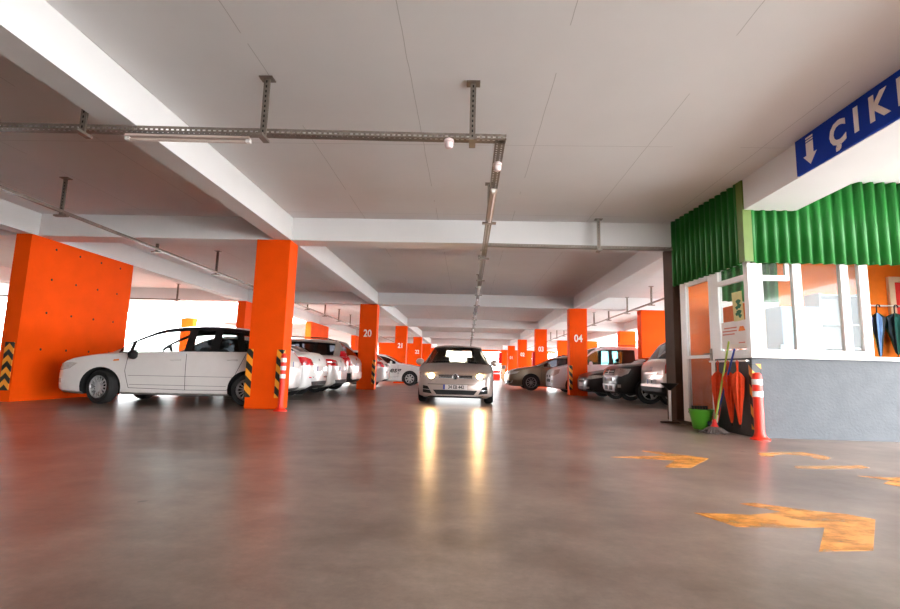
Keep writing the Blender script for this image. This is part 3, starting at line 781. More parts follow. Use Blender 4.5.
# ------------------------------------------------------------------ kiosk
K = Vector((3.80, 6.77, 0)); A2 = Vector((3.62, 8.72, 0)); av = (A2-K).normalized(); an = Vector((-av.y, av.x, 0))   # an points out to the aisle
SILL, HEAD = 1.08, 2.33
def PA(t, z, o=0.): return K+av*t+an*o+Vector((0, 0, z))
def slabA(bm, t0, t1, z0, z1, o0, o1): prism(bm, [(t0, z0), (t1, z0), (t1, z1), (t0, z1)], o0, o1, lambda a, b, h: PA(a, b, h))
YB = 6.77; XE = 8.0
bm = bmesh.new(); slabA(bm, -.0, .84, 0, SILL-.04, -.12, 0); tag(link('wall_kiosk_side', bm, M['plinth']), kind='structure')
bm = bmesh.new(); box(bm, K.x+.0, XE, YB, YB+.12, 0, SILL-.04); tag(link('wall_kiosk_front', bm, M['plinth']), kind='structure')
bm = bmesh.new(); box(bm, 5.55, XE, 8.95, 9.05, 0, ZC); tag(link('wall_kiosk_back', bm, M['kiosk_orange']), kind='structure')
bm = bmesh.new(); box(bm, 4.22, 5.55, 8.95, 9.05, 0, ZC); tag(link('wall_kiosk_back_white', bm, M['white_paint']), kind='structure')
bm = bmesh.new(); box(bm, XE, XE+.1, YB, 9.05, 0, ZC); tag(link('wall_kiosk_end', bm, M['white_paint']), kind='structure')
# corrugated cladding
def corr(name, p0, p1, z0, z1, n, m, amp=.034, per=.148, parent=None):
    p0, p1 = Vector(p0), Vector(p1); d = (p1-p0); Ln = d.length; d.normalize(); bm = bmesh.new(); rows = []
    k = int(Ln/per*8)
    for i in range(k+1):
        s = Ln*i/k; ph = (s/per) % 1.
        o = amp*max(-1, min(1, 1.7*math.sin(2*PI*ph)))
        p = p0+d*s+n*o
        rows.append((bm.verts.new((p.x, p.y, z0)), bm.verts.new((p.x, p.y, z1))))
    for a, b in zip(rows, rows[1:]): bm.faces.new((a[0], b[0], b[1], a[1]))
    o = link(name, bm, m, parent, 30)
    md = o.modifiers.new('thickness', 'SOLIDIFY'); md.thickness = .004; return o
cl = empty('corrugated_cladding', (K.x, K.y, HEAD), 0, 'green corrugated sheet cladding above the kiosk windows', 'cladding')
corr('side_sheet', PA(.06, 0, .03), PA(1.98, 0, .03), HEAD, ZC-.005, an, M['green'], parent=cl)
corr('front_sheet', (K.x+.03, YB-.035, 0), (XE, YB-.035, 0), HEAD, ZC-.005, Vector((0, -1, 0)), M['green'], parent=cl)
bm = bmesh.new(); prism(bm, [(K.x-.065, YB-.075), (K.x+.05, YB-.075), (K.x+.05, YB-.066), (K.x-.056, YB-.066), (K.x-.062, YB+.06), (K.x-.071, YB+.06)], HEAD+.01, ZC-.004); link('corner_trim', bm, M['green_pale'], cl)
world_children(cl)
M['green_back'] = M['green']
cb_ = corr('corrugated_cladding', (4.25, 8.915, 0), (5.55, 8.915, 0), 2.12, ZB-.004, Vector((0, -1, 0)), M['green'])
tag(cb_, 'green corrugated sheet at the back of the kiosk, seen through its windows', 'cladding')
# window frames and panes
def win(name, frames, panes, label=None):
    root = empty(name, (0, 0, 0)); root['kind'] = 'structure'
    bm = bmesh.new()
    for f in frames: f(bm)
    link('window_frame', bm, M['pvc'], root)
    for p in panes:
        bm = bmesh.new(); p(bm); link('pane', bm, M['pane'], root)
    return root
FA = lambda t0, t1, z0, z1, o0=-.07, o1=-.005: (lambda bm: slabA(bm, t0, t1, z0, z1, o0, o1))
FB = lambda x0, x1, z0, z1, y0=YB+.005, y1=YB+.075: (lambda bm: box(bm, x0, x1, y0, y1, z0, z1))
win('window_1', [FA(.0, .10, SILL, HEAD+.1), FA(.70, .84, SILL, HEAD+.1), FA(.10, .70, SILL, SILL+.07), FA(.10, .70, 2.12, 2.19), FA(.1, .7, HEAD+.03, HEAD+.1)],
    [FA(.10, .70, SILL+.07, 2.12, -.04, -.034), FA(.10, .70, 2.19, HEAD+.03, -.04, -.034)])
win('window_2', [FB(K.x, 4.0, SILL, HEAD+.1), FB(4.41, 4.52, SILL+.08, HEAD+.03), FB(5.04, 5.14, SILL+.08, HEAD+.03), FB(5.29, 5.40, SILL, HEAD+.03), FB(4.0, 5.29, SILL, SILL+.08), FB(4.0, 5.40, HEAD+.03, HEAD+.1), FB(4.0, 4.36, 2.10, 2.17), FB(4.32, 4.37, 2.12, HEAD+.03, YB+.02, YB+.06)],
    [FB(4.0, 4.41, SILL+.08, HEAD+.03, YB+.04, YB+.046), FB(4.52, 5.04, SILL+.08, HEAD+.03, YB+.04, YB+.046), FB(5.14, 5.29, SILL+.08, HEAD+.03, YB+.04, YB+.046)])
bm = bmesh.new(); box(bm, K.x-.03, XE, YB-.05, YB+.16, SILL-.04, SILL+.012, .006)
tag(link('trim_sill', bm, M['pvc']), kind='structure')
bm = bmesh.new(); slabA(bm, .05, .84, SILL-.04, SILL, -.14, .02); tag(link('trim_sill_side', bm, M['pvc']), kind='structure')
# door
d = empty('door_1', (0, 0, 0)); d['kind'] = 'structure'
bm = bmesh.new()
for a in (FA(.84, .88, .04, HEAD+.1), FA(1.70, 1.79, .04, HEAD+.1), FA(.88, 1.7, HEAD+.02, HEAD+.1), FA(.88, .95, .04, HEAD+.02), FA(1.63, 1.70, .04, HEAD+.02), FA(.95, 1.63, .04, .12), FA(.95, 1.63, 1.06, 1.11), FA(.98, 1.6, HEAD-.06, HEAD+.02)): a(bm)
link('door_frame', bm, M['pvc'], d)
for z0, z1 in ((.12, 1.06), (1.11, HEAD-.06)):
    bm = bmesh.new(); slabA(bm, .95, 1.63, z0, z1, -.04, -.034); link('pane', bm, M['pane_door'], d)
bm = bmesh.new(); tube(bm, [PA(.93, 1.12, -.005), PA(.93, 1.12, .05), PA(1.03, 1.12, .055)], .012, 8); slabA(bm, .905, .955, 1.0, 1.2, -.005, .006); link('door_handle', bm, M['steel'], d, 40)
bm = bmesh.new(); slabA(bm, .84, 1.98, 0, .04, -.2, .12); tag(link('trim_threshold', bm, M['brown_post']), kind='structure')
# an orange wall inside, seen through the door
bm = bmesh.new(); box(bm, 3.72, 4.24, 8.62, 8.70, .02, 2.9); tag(link('wall_kiosk_inner', bm, M['kiosk_orange']), kind='structure')
bm = bmesh.new(); box(bm, 4.35, 4.41, 7.75, 8.95, .02, 1.95); tag(link('wall_kiosk_partition', bm, M['kiosk_orange']), kind='structure')

# posters on the side window
M['paper_green'] = mat('poster_yellow_green', (214, 206, 140), rough=.7)
M['ink_green'] = mat('poster_ink', (40, 110, 70), rough=.7); M['ink_red'] = mat('notice_ink', (214, 130, 116), rough=.7)
M['paper'] = mat('notice_paper', (240, 230, 226), rough=.7); M['logo_orange'] = mat('logo_orange', (244, 130, 30), rough=.6)
def sheetA(name, t0, t1, z0, z1, m, label, cat, skew=0.):
    bm = bmesh.new(); prism(bm, [(t0, z0), (t1, z0), (t1+skew, z1), (t0+skew, z1)], -.030, -.027, lambda a, b, h: PA(a, b, h))
    return tag(link(name, bm, m), label, cat)
p = sheetA('poster', .16, .38, 1.56, 1.98, M['paper_green'], 'yellow-green poster with green drawing on the kiosk side window', 'poster', .03)
bm = bmesh.new()
for (t, z, r) in ((.27, 1.83, .05), (.25, 1.77, .04), (.30, 1.75, .035), (.26, 1.68, .05), (.31, 1.66, .03), (.24, 1.63, .035)):
    prism(bm, [(t+r*math.cos(a)*(1+.35*math.sin(3*a)), z+r*.8*math.sin(a)) for a in np.linspace(0, 2*PI, 13)[:-1]], -.0265, -.0255, lambda a, b, h: PA(a, b, h))
link('poster_drawing', bm, M['ink_green'], p)
p = sheetA('notice', .11, .69, 1.18, 1.57, M['paper'], 'white notice with red lines and orange sun logo on the side window', 'notice')
bm = bmesh.new()
for z, t0, t1 in ((1.47, .33, .62), (1.425, .33, .66), (1.38, .38, .66), (1.25, .16, .30)): prism(bm, [(t0, z), (t1, z), (t1, z+.018), (t0, z+.018)], -.0265, -.0255, lambda a, b, h: PA(a, b, h))
link('notice_lines', bm, M['ink_red'], p)
bm = bmesh.new(); c = .22; pts = [(c-.07, 1.42), (c+.07, 1.42)]+[(c+.07*math.cos(a)*(1+.08*math.cos(6*a)), 1.42+.07*math.sin(a)*(1+.08*math.cos(6*a))) for a in np.linspace(.15, PI-.15, 11)]
prism(bm, pts, -.0265, -.0255, lambda a, b, h: PA(a, b, h)); link('notice_logo', bm, M['logo_orange'], p)

# rail with the three orange umbrellas
r = empty('wall_rail', tuple(PA(.45, 1.0, .06)), 0, 'white rail under the kiosk side window holding orange umbrellas', 'rail')
bm = bmesh.new(); tube(bm, [PA(.02, 1.0, .06), PA(.88, 1.0, .06)], .014, 10); link('bar', bm, M['pvc'], r, 40)
for t in (.06, .45, .84):
    bm = bmesh.new(); tube(bm, [PA(t, 1.0, 0), PA(t, 1.0, .06)], .011, 8); link('bracket', bm, M['pvc'], r, 40)
world_children(r)
def furled_umbrella(label, loc, mats, h=.78, rmax=.085, hook=False, lean=0., seed=0, group='orange umbrellas hanging outside the kiosk', strap=True):
    """hangs from z = 0 at the rail down to the ferrule at -h; the canopy hem is the loose wide part"""
    root = empty('umbrella', loc, 0, label, 'umbrella', group); rnd = random.Random(seed)
    ph = [rnd.uniform(-.3, .3) for _ in range(8)]
    top = -.16 if strap else -.10
    n = 48; prof = [(.016, top+.03), (rmax*.55, top), (rmax, top-.06), (rmax*.92, top-.14), (rmax*.80, top-.28), (rmax*.55, top-.43), (rmax*.30, -h+.08), (.012, -h+.04)]
    bm = bmesh.new()
    lathe(bm, prof, n, fold=lambda j, i: 1+(.26 if 0 < i < 6 else .08)*math.sin(2*PI*j/n*8+ph[j*8//n]+i*.5))
    nf = len(prof)-1
    if len(mats) > 1:
        for f in bm.faces:
            c = f.calc_center_median(); f.material_index = int(((math.atan2(c.y, c.x)+PI)/(2*PI))*8) % len(mats)
    for v in bm.verts: v.co.x += lean*(-v.co.z); v.co.y += lean*.4*(-v.co.z)
    link('canopy', bm, mats, root, 60)
    bm = bmesh.new(); tube(bm, [(lean*h, lean*.4*h, -h+.06), (lean*h, lean*.4*h, -h)], [.012, .006], 8); link('ferrule', bm, M['black'], root, 40)
    bm = bmesh.new()
    if hook: tube(bm, [(0, 0, top), (0, 0, -.03)]+[(.03-.03*math.cos(a), 0, -.02+.035*math.sin(a)) for a in np.linspace(0, PI*1.1, 8)], .009, 8)
    else:
        tube(bm, [(0, 0, top), (0, 0, -.07)], .014, 8)
        tube(bm, [(-.006, 0, -.07), (-.013, 0, .0), (0, .0, .022), (.013, 0, .0), (.006, 0, -.07)], .007, 6)
    link('umbrella_handle', bm, M['black'] if hook else mats[0], root, 40)
    return root
for i, (t, lb) in enumerate(((.64, 'orange folded umbrella hanging behind the mop handle'), (.40, 'orange folded umbrella hanging in the middle of the kiosk rail'), (.19, 'orange folded umbrella hanging nearest the kiosk corner'))):
    q = PA(t, .985, .085); furled_umbrella(lb, tuple(q), [M['umbrella_red']], .88, .072, False, [-.05, .03, .0][i], i)

# bucket, mop, brush
root = empty('bucket', (3.51, 7.66, .0), 0, 'green plastic bucket on the floor by the kiosk door', 'bucket')
bm = bmesh.new(); lathe(bm, [(.11, .0), (.115, .005), (.165, .27), (.172, .275), (.172, .29), (.160, .29), (.150, .265), (.105, .02), (.005, .015)], 32, cap=False); link('bucket_body', bm, M['bucket'], root, 40)
bm = bmesh.new(); lathe(bm, [(.09, .20), (.105, .285), (.115, .29), (.10, .285), (.085, .20)], 20, cap=False); link('wringer', bm, M['bucket'], root, 40)
bm = bmesh.new(); tube(bm, [(.168*math.cos(a), .168*math.sin(a), .27-.07*math.sin(a)) for a in np.linspace(0, PI, 14)], .005, 6); link('bail_handle', bm, M['steel'], root, 40)
tb = empty('dish_brush', (3.51, 7.66, .20), 0, 'dark bristled brush standing inside the green bucket', 'brush')
bm = bmesh.new(); box(bm, -.13, .10, -.02, .02, .0, .06, .01); link('brush_block', bm, M['black'], tb)
bm = bmesh.new()
for k in range(6):
    for q in (-.012, .012): tube(bm, [(-.115+k*.04, q, .05), (-.118+k*.0405, q*1.3, .14)], .011, 6)
link('bristles', bm, M['rubber'], tb)
root = empty('mop', (3.46, 7.16, 0), 0, 'string mop with yellow-green handle leaning on the kiosk wall', 'mop')
h0, h1 = Vector((0, 0, .10)), Vector((.265, .03, 1.28))
M['mop_handle'] = mat('mop_handle', (170, 190, 60), rough=.4); M['mop_red'] = mat('mop_socket', (214, 40, 34), rough=.4); M['mop_string'] = mat('mop_string', (110, 100, 96), rough=.95, var=.25, scale=30)
M['blue_handle'] = mat('blue_handle', (40, 56, 140), rough=.4)
bm = bmesh.new(); tube(bm, [h0, h1], .013, 10); link('mop_handle', bm, M['mop_handle'], root, 40)
bm = bmesh.new(); lathe(bm, [(.055, .055), (.06, .08), (.035, .12), (.02, .19), (.014, .19)], 18); link('mop_socket', bm, M['mop_red'], root, 40)
bm = bmesh.new()
for k in range(52):
    a = 2*PI*k/52+random.uniform(-.05, .05); R_ = random.uniform(.12, .21); s = random.uniform(.03, .045)
    tube(bm, [(.04*math.cos(a), .04*math.sin(a), .085), (.085*math.cos(a), .085*math.sin(a), .055+s*.4), (R_*.8*math.cos(a+.1), R_*.8*math.sin(a+.1), .02), (R_*math.cos(a+.15), R_*math.sin(a+.15), .009)], [.009, .010, .009, .008], 6)
link('mop_strings', bm, M['mop_string'], root, 60)
root = empty('broom', (3.56, 7.32, 0), 0, 'broom with blue handle leaning on the kiosk wall beside the mop', 'broom')
bm = bmesh.new(); tube(bm, [(0, -.0, .16), (.15, -.30, 1.17)], .013, 10); link('broom_handle', bm, M['blue_handle'], root, 40)
bm = bmesh.new(); tube(bm, [(-.003, .01, .11), (.013, -.025, .24)], [.026, .017], 10); link('broom_socket', bm, M['pvc'], root, 40)
bm = bmesh.new(); box(bm, -.03, .03, -.02, .20, .075, .13, .012); link('broom_head', bm, M['blue_handle'], root)
bm = bmesh.new()
for k in range(12):
    for q in (-.015, .015): tube(bm, [(q, -.01+k*.0175, .09), (q*1.6, -.015+k*.0185, .003)], .008, 6)
link('broom_bristles', bm, M['rubber'], root)
# rubber corner board of the kiosk behind the delineator
bm = bmesh.new()
prism(bm, [(-.018, -.020), (.10, -.020), (.10, -.004), (-.004, -.004), (-.008, .05), (-.024, .05)], 0, .86)
tag(link('corner_guard', bm, M['guard'], loc=(K.x, K.y, .10)), 'striped rubber corner guard on the grey kiosk corner', 'corner guard', 'striped corner guards')
# ashtray stand by the brown post
root = empty('ashtray_stand', (3.42, 8.55, 0), 0, 'black bowl ashtray stand on thin white pole by the brown column', 'ashtray')
bm = bmesh.new(); lathe(bm, [(.012, .0), (.16, .0), (.16, .012), (.03, .025), (.012, .03)], 28, cap=False); link('base', bm, M['brown_post'], root, 40)
bm = bmesh.new(); tube(bm, [(0, 0, .02), (0, 0, .56)], .022, 14); link('pole', bm, M['pvc'], root, 40)
bm = bmesh.new(); lathe(bm, [(.02, .53), (.05, .56), (.13, .63), (.145, .65), (.135, .65), (.05, .60), (.005, .595)], 28, cap=False); link('bowl', bm, M['black'], root, 40)
root.location = (3.40, 8.52, 0)

# inside the kiosk
r = empty('umbrella_rail', (7.2, 8.78, 2.08), 0, 'white rail on the orange kiosk wall holding patterned umbrellas', 'rail')
bm = bmesh.new(); tube(bm, [(-.50, 0, 0), (.6, 0, 0)], .013, 8); link('bar', bm, M['pvc'], r, 40)
for x in (-.48, .58):
    bm = bmesh.new(); tube(bm, [(x, .17, 0), (x, 0, 0)], .011, 8); link('bracket', bm, M['steel'], r, 40)
U = {n: mat('umbrella_'+n, c, rough=.65, var=.15, scale=10) for n, c in (('navy', (28, 52, 66)), ('teal', (20, 90, 80)), ('blue', (70, 120, 190)), ('yellow', (226, 190, 60)), ('lilac', (150, 140, 210)), ('dark', (24, 34, 40)), ('sky', (130, 170, 220)))}
for i, (x, ms, lb, hh, rr) in enumerate(((-.40, ['lilac', 'sky'], 'lilac folded umbrella at the window end of the inside rail', .80, .075), (-.20, ['dark', 'sky', 'dark', 'yellow'], 'dark umbrella with yellow and blue hem inside the kiosk', .86, .09),
        (.10, ['navy', 'teal', 'dark', 'teal'], 'dark green hooked umbrella in front on the inside rail', .82, .125), (.37, ['blue', 'sky', 'blue', 'navy'], 'blue patterned umbrella hanging at the far end of the rail', .92, .11))):
    furled_umbrella(lb, (7.28+x, 8.76, 2.08), [U[m] for m in ms], hh*1.08, rr, True, 0., 10+i, 'patterned umbrellas inside the kiosk')
f = empty('framed_board', (7.98-.05, 8.92, 2.1), 0, 'red board in a pale frame on the orange kiosk wall', 'board')
M['board_red'] = mat('board_red', (222, 40, 30), rough=.6); M['frame_pale'] = mat('board_frame', (226, 196, 160), rough=.5)
bm = bmesh.new(); box(bm, -.40, .40, -.02, .02, -.42, .42); link('board_panel', bm, M['board_red'], f)
bm = bmesh.new()
for q in ((-.5, -.40, -.52, .52), (.40, .5, -.52, .52), (-.4, .4, .42, .52), (-.4, .4, -.52, -.42)): box(bm, q[0], q[1], -.04, .02, q[2], q[3])
link('board_frame', bm, M['frame_pale'], f)
M['desk'] = mat('desk_white', (168, 172, 178), rough=.5); M['panel_blue'] = mat('pale_blue_panel', (112, 138, 168), rough=.5)
d = empty('desk', (5.2, 7.2, 0), 0, 'white desk behind the kiosk front window', 'desk')
bm = bmesh.new(); box(bm, -.75, 1.2, -.28, .30, .86, .90, .004); link('desktop', bm, M['desk'], d)
for x in (-.72, 1.14):
    bm = bmesh.new(); box(bm, x, x+.04, -.26, .28, .0, .86); link('leg', bm, M['desk'], d)
def screen(label, x, y, rz, w):
    s = empty('monitor', (x, y, .90), rz, label, 'monitor', 'dark monitors on the kiosk desk')
    bm = bmesh.new(); box(bm, -w/2, w/2, -.02, .02, .10, .36, .006); link('display', bm, M['panel_dark'], s)
    bm = bmesh.new(); box(bm, -.03, .03, -.01, .03, .0, .12); box(bm, -.11, .11, -.08, .08, 0, .012); link('stand', bm, M['black'], s)
M['panel_dark'] = mat('screen_grey', (78, 96, 106), rough=.3)
screen('small dark monitor on the desk behind the first kiosk pane', 4.55, 7.25, .3, .22)
screen('wider grey monitor on the desk behind the sliding pane', 4.98, 7.30, .1, .34)
c = empty('cabinet', (5.6, 8.72, 0), 0, 'pale blue and white cabinet against the back kiosk wall', 'cabinet')
bm = bmesh.new(); box(bm, -.30, .36, -.20, .22, 0, 2.0, .005); link('cabinet_body', bm, M['panel_blue'], c)
for x in (-.295, .035):
    bm = bmesh.new(); box(bm, x, x+.32, -.22, -.2, .06, 1.95, .004); dd = link('door', bm, M['panel_blue'], c)
    bm = bmesh.new(); box(bm, x+(.28 if x < 0 else .03), x+(.295 if x < 0 else .045), -.24, -.22, .95, 1.15); link('handle', bm, M['steel'], dd)
c = empty('shelf_unit', (6.35, 8.75, 0), 0, 'white shelf unit beside the pale blue cabinet in the kiosk', 'shelf')
bm = bmesh.new(); box(bm, -.36, -.33, -.18, .19, 0, 2.25); box(bm, .30, .33, -.18, .19, 0, 2.25); box(bm, -.33, .30, .17, .19, 0, 2.25); link('shelf_frame', bm, M['desk'], c)
for z in (.1, .5, .9, 1.3, 1.7, 2.2):
    bm = bmesh.new(); box(bm, -.33, .30, -.18, .17, z, z+.025); link('shelf', bm, M['desk'], c)
l = empty('kiosk_fill_lamp', (5.6, 7.9, ZC), 0, 'added white lamp on the kiosk ceiling, brightening its inside', 'lamp')  # fill lamp added to brighten the kiosk interior
M['kiosk_fill'] = mat('kiosk_fill', (250, 248, 244), emit=((255, 250, 244), 1.0))
bm = bmesh.new(); box(bm, -.7, .7, -.10, .10, -.05, -.002); link('housing', bm, M['pvc'], l)
bm = bmesh.new(); box(bm, -.68, .68, -.085, .085, -.065, -.05); link('diffuser', bm, M['kiosk_fill'], l)
# ------------------------------------------------------------------ paints
def paint(n, rgb, metal=.0, rough=.28, coat=.8, spec=.5): return mat('paint_'+n, rgb, rough=rough, metal=metal, var=.02, coat=coat, spec=spec)
PW = paint('white', (204, 196, 192)); PW2 = paint('bright_white', (216, 214, 212)); PS = paint('silver', (176, 166, 158), .55); PG = paint('grey_beige', (168, 152, 144), .4)
PO = paint('olive_brown', (112, 92, 70), .5); PD = paint('dark_maroon', (34, 22, 24), 0., .28, .3, .3); M['glass_olive'] = glass('olive_car_glass', (.50, .47, .40)); PK = paint('black', (12, 12, 13), coat=.25, spec=.25); PB = paint('beige_silver', (206, 190, 182), .4)
PV = paint('van_white', (210, 212, 218))
def sym(poly): return [(-a, b) for a, b in poly]
def lamps_front(h, poly, m, lit=None):
    for t in ('-', '+'): h.patch('head_lamp', 'FC'+t, poly, M[m], .012, step=.06)
def lamps_rear(h, poly, m='red_lens'):
    for t in ('-', '+'): h.patch('tail_lamp', 'RC'+t, poly, M[m], .012, step=.06)

# 1 white hatchback, left
rt, h = car('car', 'white five-door hatchback nosed against the long orange wall', 'mono', 4.05, 1.69, 1.50, (-5.50, 9.72, 0), math.radians(7), PW,
            windows=((1.08, 1.26), (1.32, 2.22), (2.36, 2.68), (2.82, 3.36)), glass_m='glass', wheel=(.305, 15, 'alloy'), wx=(.83, 3.40), interior=True, wipers=True, steer=math.radians(-22), seat_h=(1.06, .94), dark_frames=True)
lamps_front(h, [(.42, .60), (.60, .58), (.76, .62), (.86, .72), (.76, .735), (.55, .70)], 'lens')
h.patch('grille', 'F', [(-.40, .50), (.40, .50), (.36, .58), (-.36, .58)], M['black']); h.patch('lower_grille', 'F', [(-.55, .30), (.55, .30), (.5, .40), (-.5, .40)], M['black'])
for t in ('-', '+'):
    h.patch('fog_lamp', 'FC'+t, [(.50, .36), (.62, .36), (.62, .44), (.50, .44)], M['lens'])
    s = 'S'+t
    h.seam(s, [(1.27, .90), (1.24, .6), (1.32, .30), (2.30, .28), (2.29, .6), (2.28, .93)]); h.seam(s, [(2.30, .28), (3.04, .29), (3.18, .6), (3.34, .97)])
    h.seam(s, [(1.30, .52), (3.12, .53)], .006, 'body_crease_shade'); h.seam(s, [(1.33, .36), (3.02, .36)], .006, 'sill_crease_shade')  # black strips draw the shade along the body creases
    handles(h, s, [(2.10, .82), (3.10, .84)], PW); h.patch('side_repeater', s, [(1.02, .77), (1.12, .78), (1.12, .81), (1.03, .80)], M['amber'])
lamps_rear(h, [(.40, .78), (.72, .80), (.70, 1.08), (.50, 1.05)])
plate(h, 'F', 0, .46); plate(h, 'R', 0, .80)

# 2 white sedan
def rear_sedan(h, plate_z=.72, plate_txt=None, lamp=None, refl=True):
    lamps_rear(h, lamp); plate(h, 'R', 0, plate_z, txt=plate_txt)
    for t in ('-', '+'):
        if refl: h.patch('reflector', 'RC'+t, [(.28, .50), (.52, .50), (.52, .53), (.28, .53)], M['red_lens'])
    h.patch('lower_bumper', 'R', [(-.55, .335), (.55, .335), (.60, .42), (-.60, .42)], M['black'])
    h.seam('R', [(-.62, .98), (-.50, .66), (.50, .66), (.62, .98)], .008, 'trunk_seam'); h.patch('badge', 'R', [(-.05, .90), (.05, .90), (.05, .96), (-.05, .96)], M['chrome'])
rt, h = car('car', 'white sedan tail with wide red lamp just right of the large plain column', 'sedan', 4.5, 1.76, 1.46, (-3.60-2.25, 12.05, 0), 0, PW2, windows=((1.55, 2.35), (2.45, 3.25)), glass_m='glass_dark', wheel=(.31, 9, 'alloy'), wx=(.9, 3.5))
rear_sedan(h, lamp=[(.34, .80), (.62, .78), (.98, .80), (1.08, .86), (.98, .97), (.66, .98), (.46, .94)])
# 3 white hatch
rt, h = car('car', 'white sedan second along the row, tail lamp with chrome strip', 'sedan', 4.4, 1.74, 1.42, (-3.60-2.2, 14.15, 0), 0, PW, windows=((1.55, 2.35), (2.45, 3.2)), glass_m='glass_dark', wheel=(.31, 9, 'alloy'), wx=(.9, 3.45))
rear_sedan(h, lamp=[(.30, .80), (.62, .80), (.98, .84), (.98, .98), (.60, .98), (.34, .95)], refl=False)
for t in ('-', '+'): h.patch('lamp_strip', 'RC'+t, [(.40, .875), (.72, .885), (.80, .92), (.72, .915), (.40, .90)], M['chrome'], .02)
# 4 silver SUV
rt, h = car('car', 'silver sport utility car with tall red tail lamps beside column 20', 'suv', 4.5, 1.82, 1.66, (-3.62-2.25, 16.25, 0), 0, PS, windows=((1.40, 2.3), (2.4, 3.25), (3.36, 3.92)), glass_m='glass_dark', wheel=(.34, 7, 'alloy'), wx=(.92, 3.55), cladding=True, rails=True)
lamps_rear(h, [(.46, .82), (.92, .82), (.90, 1.0), (.80, 1.28), (.66, 1.28), (.58, 1.0)])
plate(h, 'R', 0, .86); h.patch('rear_bumper', 'R', [(-.72, .42), (.72, .42), (.74, .62), (-.74, .62)], M['chrome'] if False else PS, .03); h.patch('badge', 'R', [(-.05, 1.0), (.05, 1.0), (.05, 1.08), (-.05, 1.08)], M['chrome'])

# 5 white car behind column 20
rt, h = car('car', 'white hatchback tail showing at the right edge of column 20', 'hatch', 4.1, 1.72, 1.48, (-3.28-2.05, 20.3, 0), 0, PW2, windows=((1.32, 2.3), (2.42, 3.3)), glass_m='glass_dark', wheel=(.31, 9, 'alloy'), wx=(.88, 3.38))
lamps_rear(h, [(.40, .80), (.74, .82), (.80, .92), (.74, 1.04), (.46, 1.0)]); plate(h, 'R', 0, .62, txt='34'); h.patch('rear_grip', 'R', [(-.26, .84), (.26, .84), (.26, .94), (-.26, .94)], M['black'])
# 6 white lettered sedan
rt, h = car('car', 'white sedan with black and red lettering on its side, nose out by column 21', 'sedan', 4.5, 1.76, 1.46, (-1.80-2.25, 23.95, 0), PI, PW2, windows=((1.55, 2.35), (2.45, 3.25)), glass_m='glass_dark', wheel=(.32, 7, 'alloy'), wx=(.86, 3.45))
lamps_front(h, [(.40, .66), (.62, .64), (.84, .70), (.92, .78), (.70, .78), (.5, .74)], 'lens'); h.patch('grille', 'F', [(-.45, .48), (.45, .48), (.4, .60), (-.4, .60)], M['black'])
handles(h, 'S+', [(2.2, .86)], PW2); h.seam('S+', [(1.42, .95), (1.40, .4), (2.40, .32), (2.38, .98)])
p = h.hit('S+', 1.55, .66)
place_text('side_lettering', 'esg', .34, M['ink'], rt, (p.x, p.y+.012, .70), (-1, 0, 0), (0, 0, 1), sx=1.15, bold=.006, extrude=.003, shear=.25)
bm = bmesh.new()
for a0 in (.2, 1.1, 2.0, 2.9):
    cx = p.x+.55; prism(bm, [(cx+.05*math.cos(a0), .80+.05*math.sin(a0)), (cx+.24*math.cos(a0+.1), .80+.18*math.sin(a0+.1)), (cx+.20*math.cos(a0+.6), .80+.15*math.sin(a0+.6))], p.y+.006, p.y+.012, lambda a, b, hh: (a, hh, b))
link('side_emblem', bm, M['red_lens'], rt)

# 7 the grey hatchback with its lamps on
GX = -.26
rt, h = car('car', 'grey hatchback driving up the aisle with both headlamps lit', 'golf', 4.25, 1.80, 1.45, (GX, 11.25+2.125, 0), PI/2, PG, windows=((1.35, 2.35), (2.45, 3.2), (3.3, 3.62)), glass_m='glass_olive', wheel=(.315, 10, 'alloy'), wx=(.86, 3.48), interior=True, wipers=True, seat_h=(1.0, .95), narrow_rear=True, dark_frames=True)
for t, s in (('-', -1), ('+', 1)):
    hl = h.patch('head_lamp', 'F', [(s*.38, .57), (s*.62, .555), (s*.74, .58), (s*.80, .70), (s*.64, .70), (s*.40, .66)], M['lens'], .012, step=.05)
    h.patch('lamp_wing', 'FC'+t, [(.60, .57), (.78, .66), (.90, .76), (.80, .74), (.60, .69)], M['lens'], .012, step=.05)
    c = h.hit('F', s*.545, .628); bm = bmesh.new(); lathe(bm, [(.064, c.x-.018), (.070, c.x-.026), (.058, c.x-.034), (.056, c.x-.03)], 24, c=(0, s*.545, .628), ax='x', cap=False); link('lamp_bezel', bm, M['chrome'], hl, 40)
    bm = bmesh.new(); lathe(bm, [(.056, c.x-.022), (.050, c.x-.030), (.02, c.x-.036), (.004, c.x-.038)], 24, c=(0, s*.545, .628), ax='x'); link('lamp_bulb', bm, M['lamp_on'], hl, 40)
    h.patch('corner_intake', 'F', [(s*.52, .235), (s*.73, .26), (s*.73, .42), (s*.62, .40)], M['black'], step=.05)
    ci = h.patch('intake_bar', 'F', [(s*.55, .315), (s*.73, .33), (s*.73, .345), (s*.56, .33)], M['chrome'], .018, step=.05)
gr = h.patch('grille', 'F', [(-.37, .585), (.37, .585), (.38, .65), (-.38, .65)], M['black'], .008)
h.patch('grille_bar', 'F', [(-.36, .588), (.36, .588), (.36, .596), (-.36, .596)], M['chrome'], .016, gr)
h.patch('lower_grille', 'F', [(-.42, .225), (.42, .225), (.50, .325), (-.50, .325)], M['black'], .008)
h.patch('bumper_lip', 'F', [(-.62, .195), (.62, .195), (.64, .212), (-.64, .212)], M['chrome'], .02)
h.patch('bumper_shelf', 'F', [(-.62, .445), (.62, .445), (.62, .455), (-.62, .455)], M['liner'], .004)
bx = h.hit('F', 0, .625).x-.022
bd = None
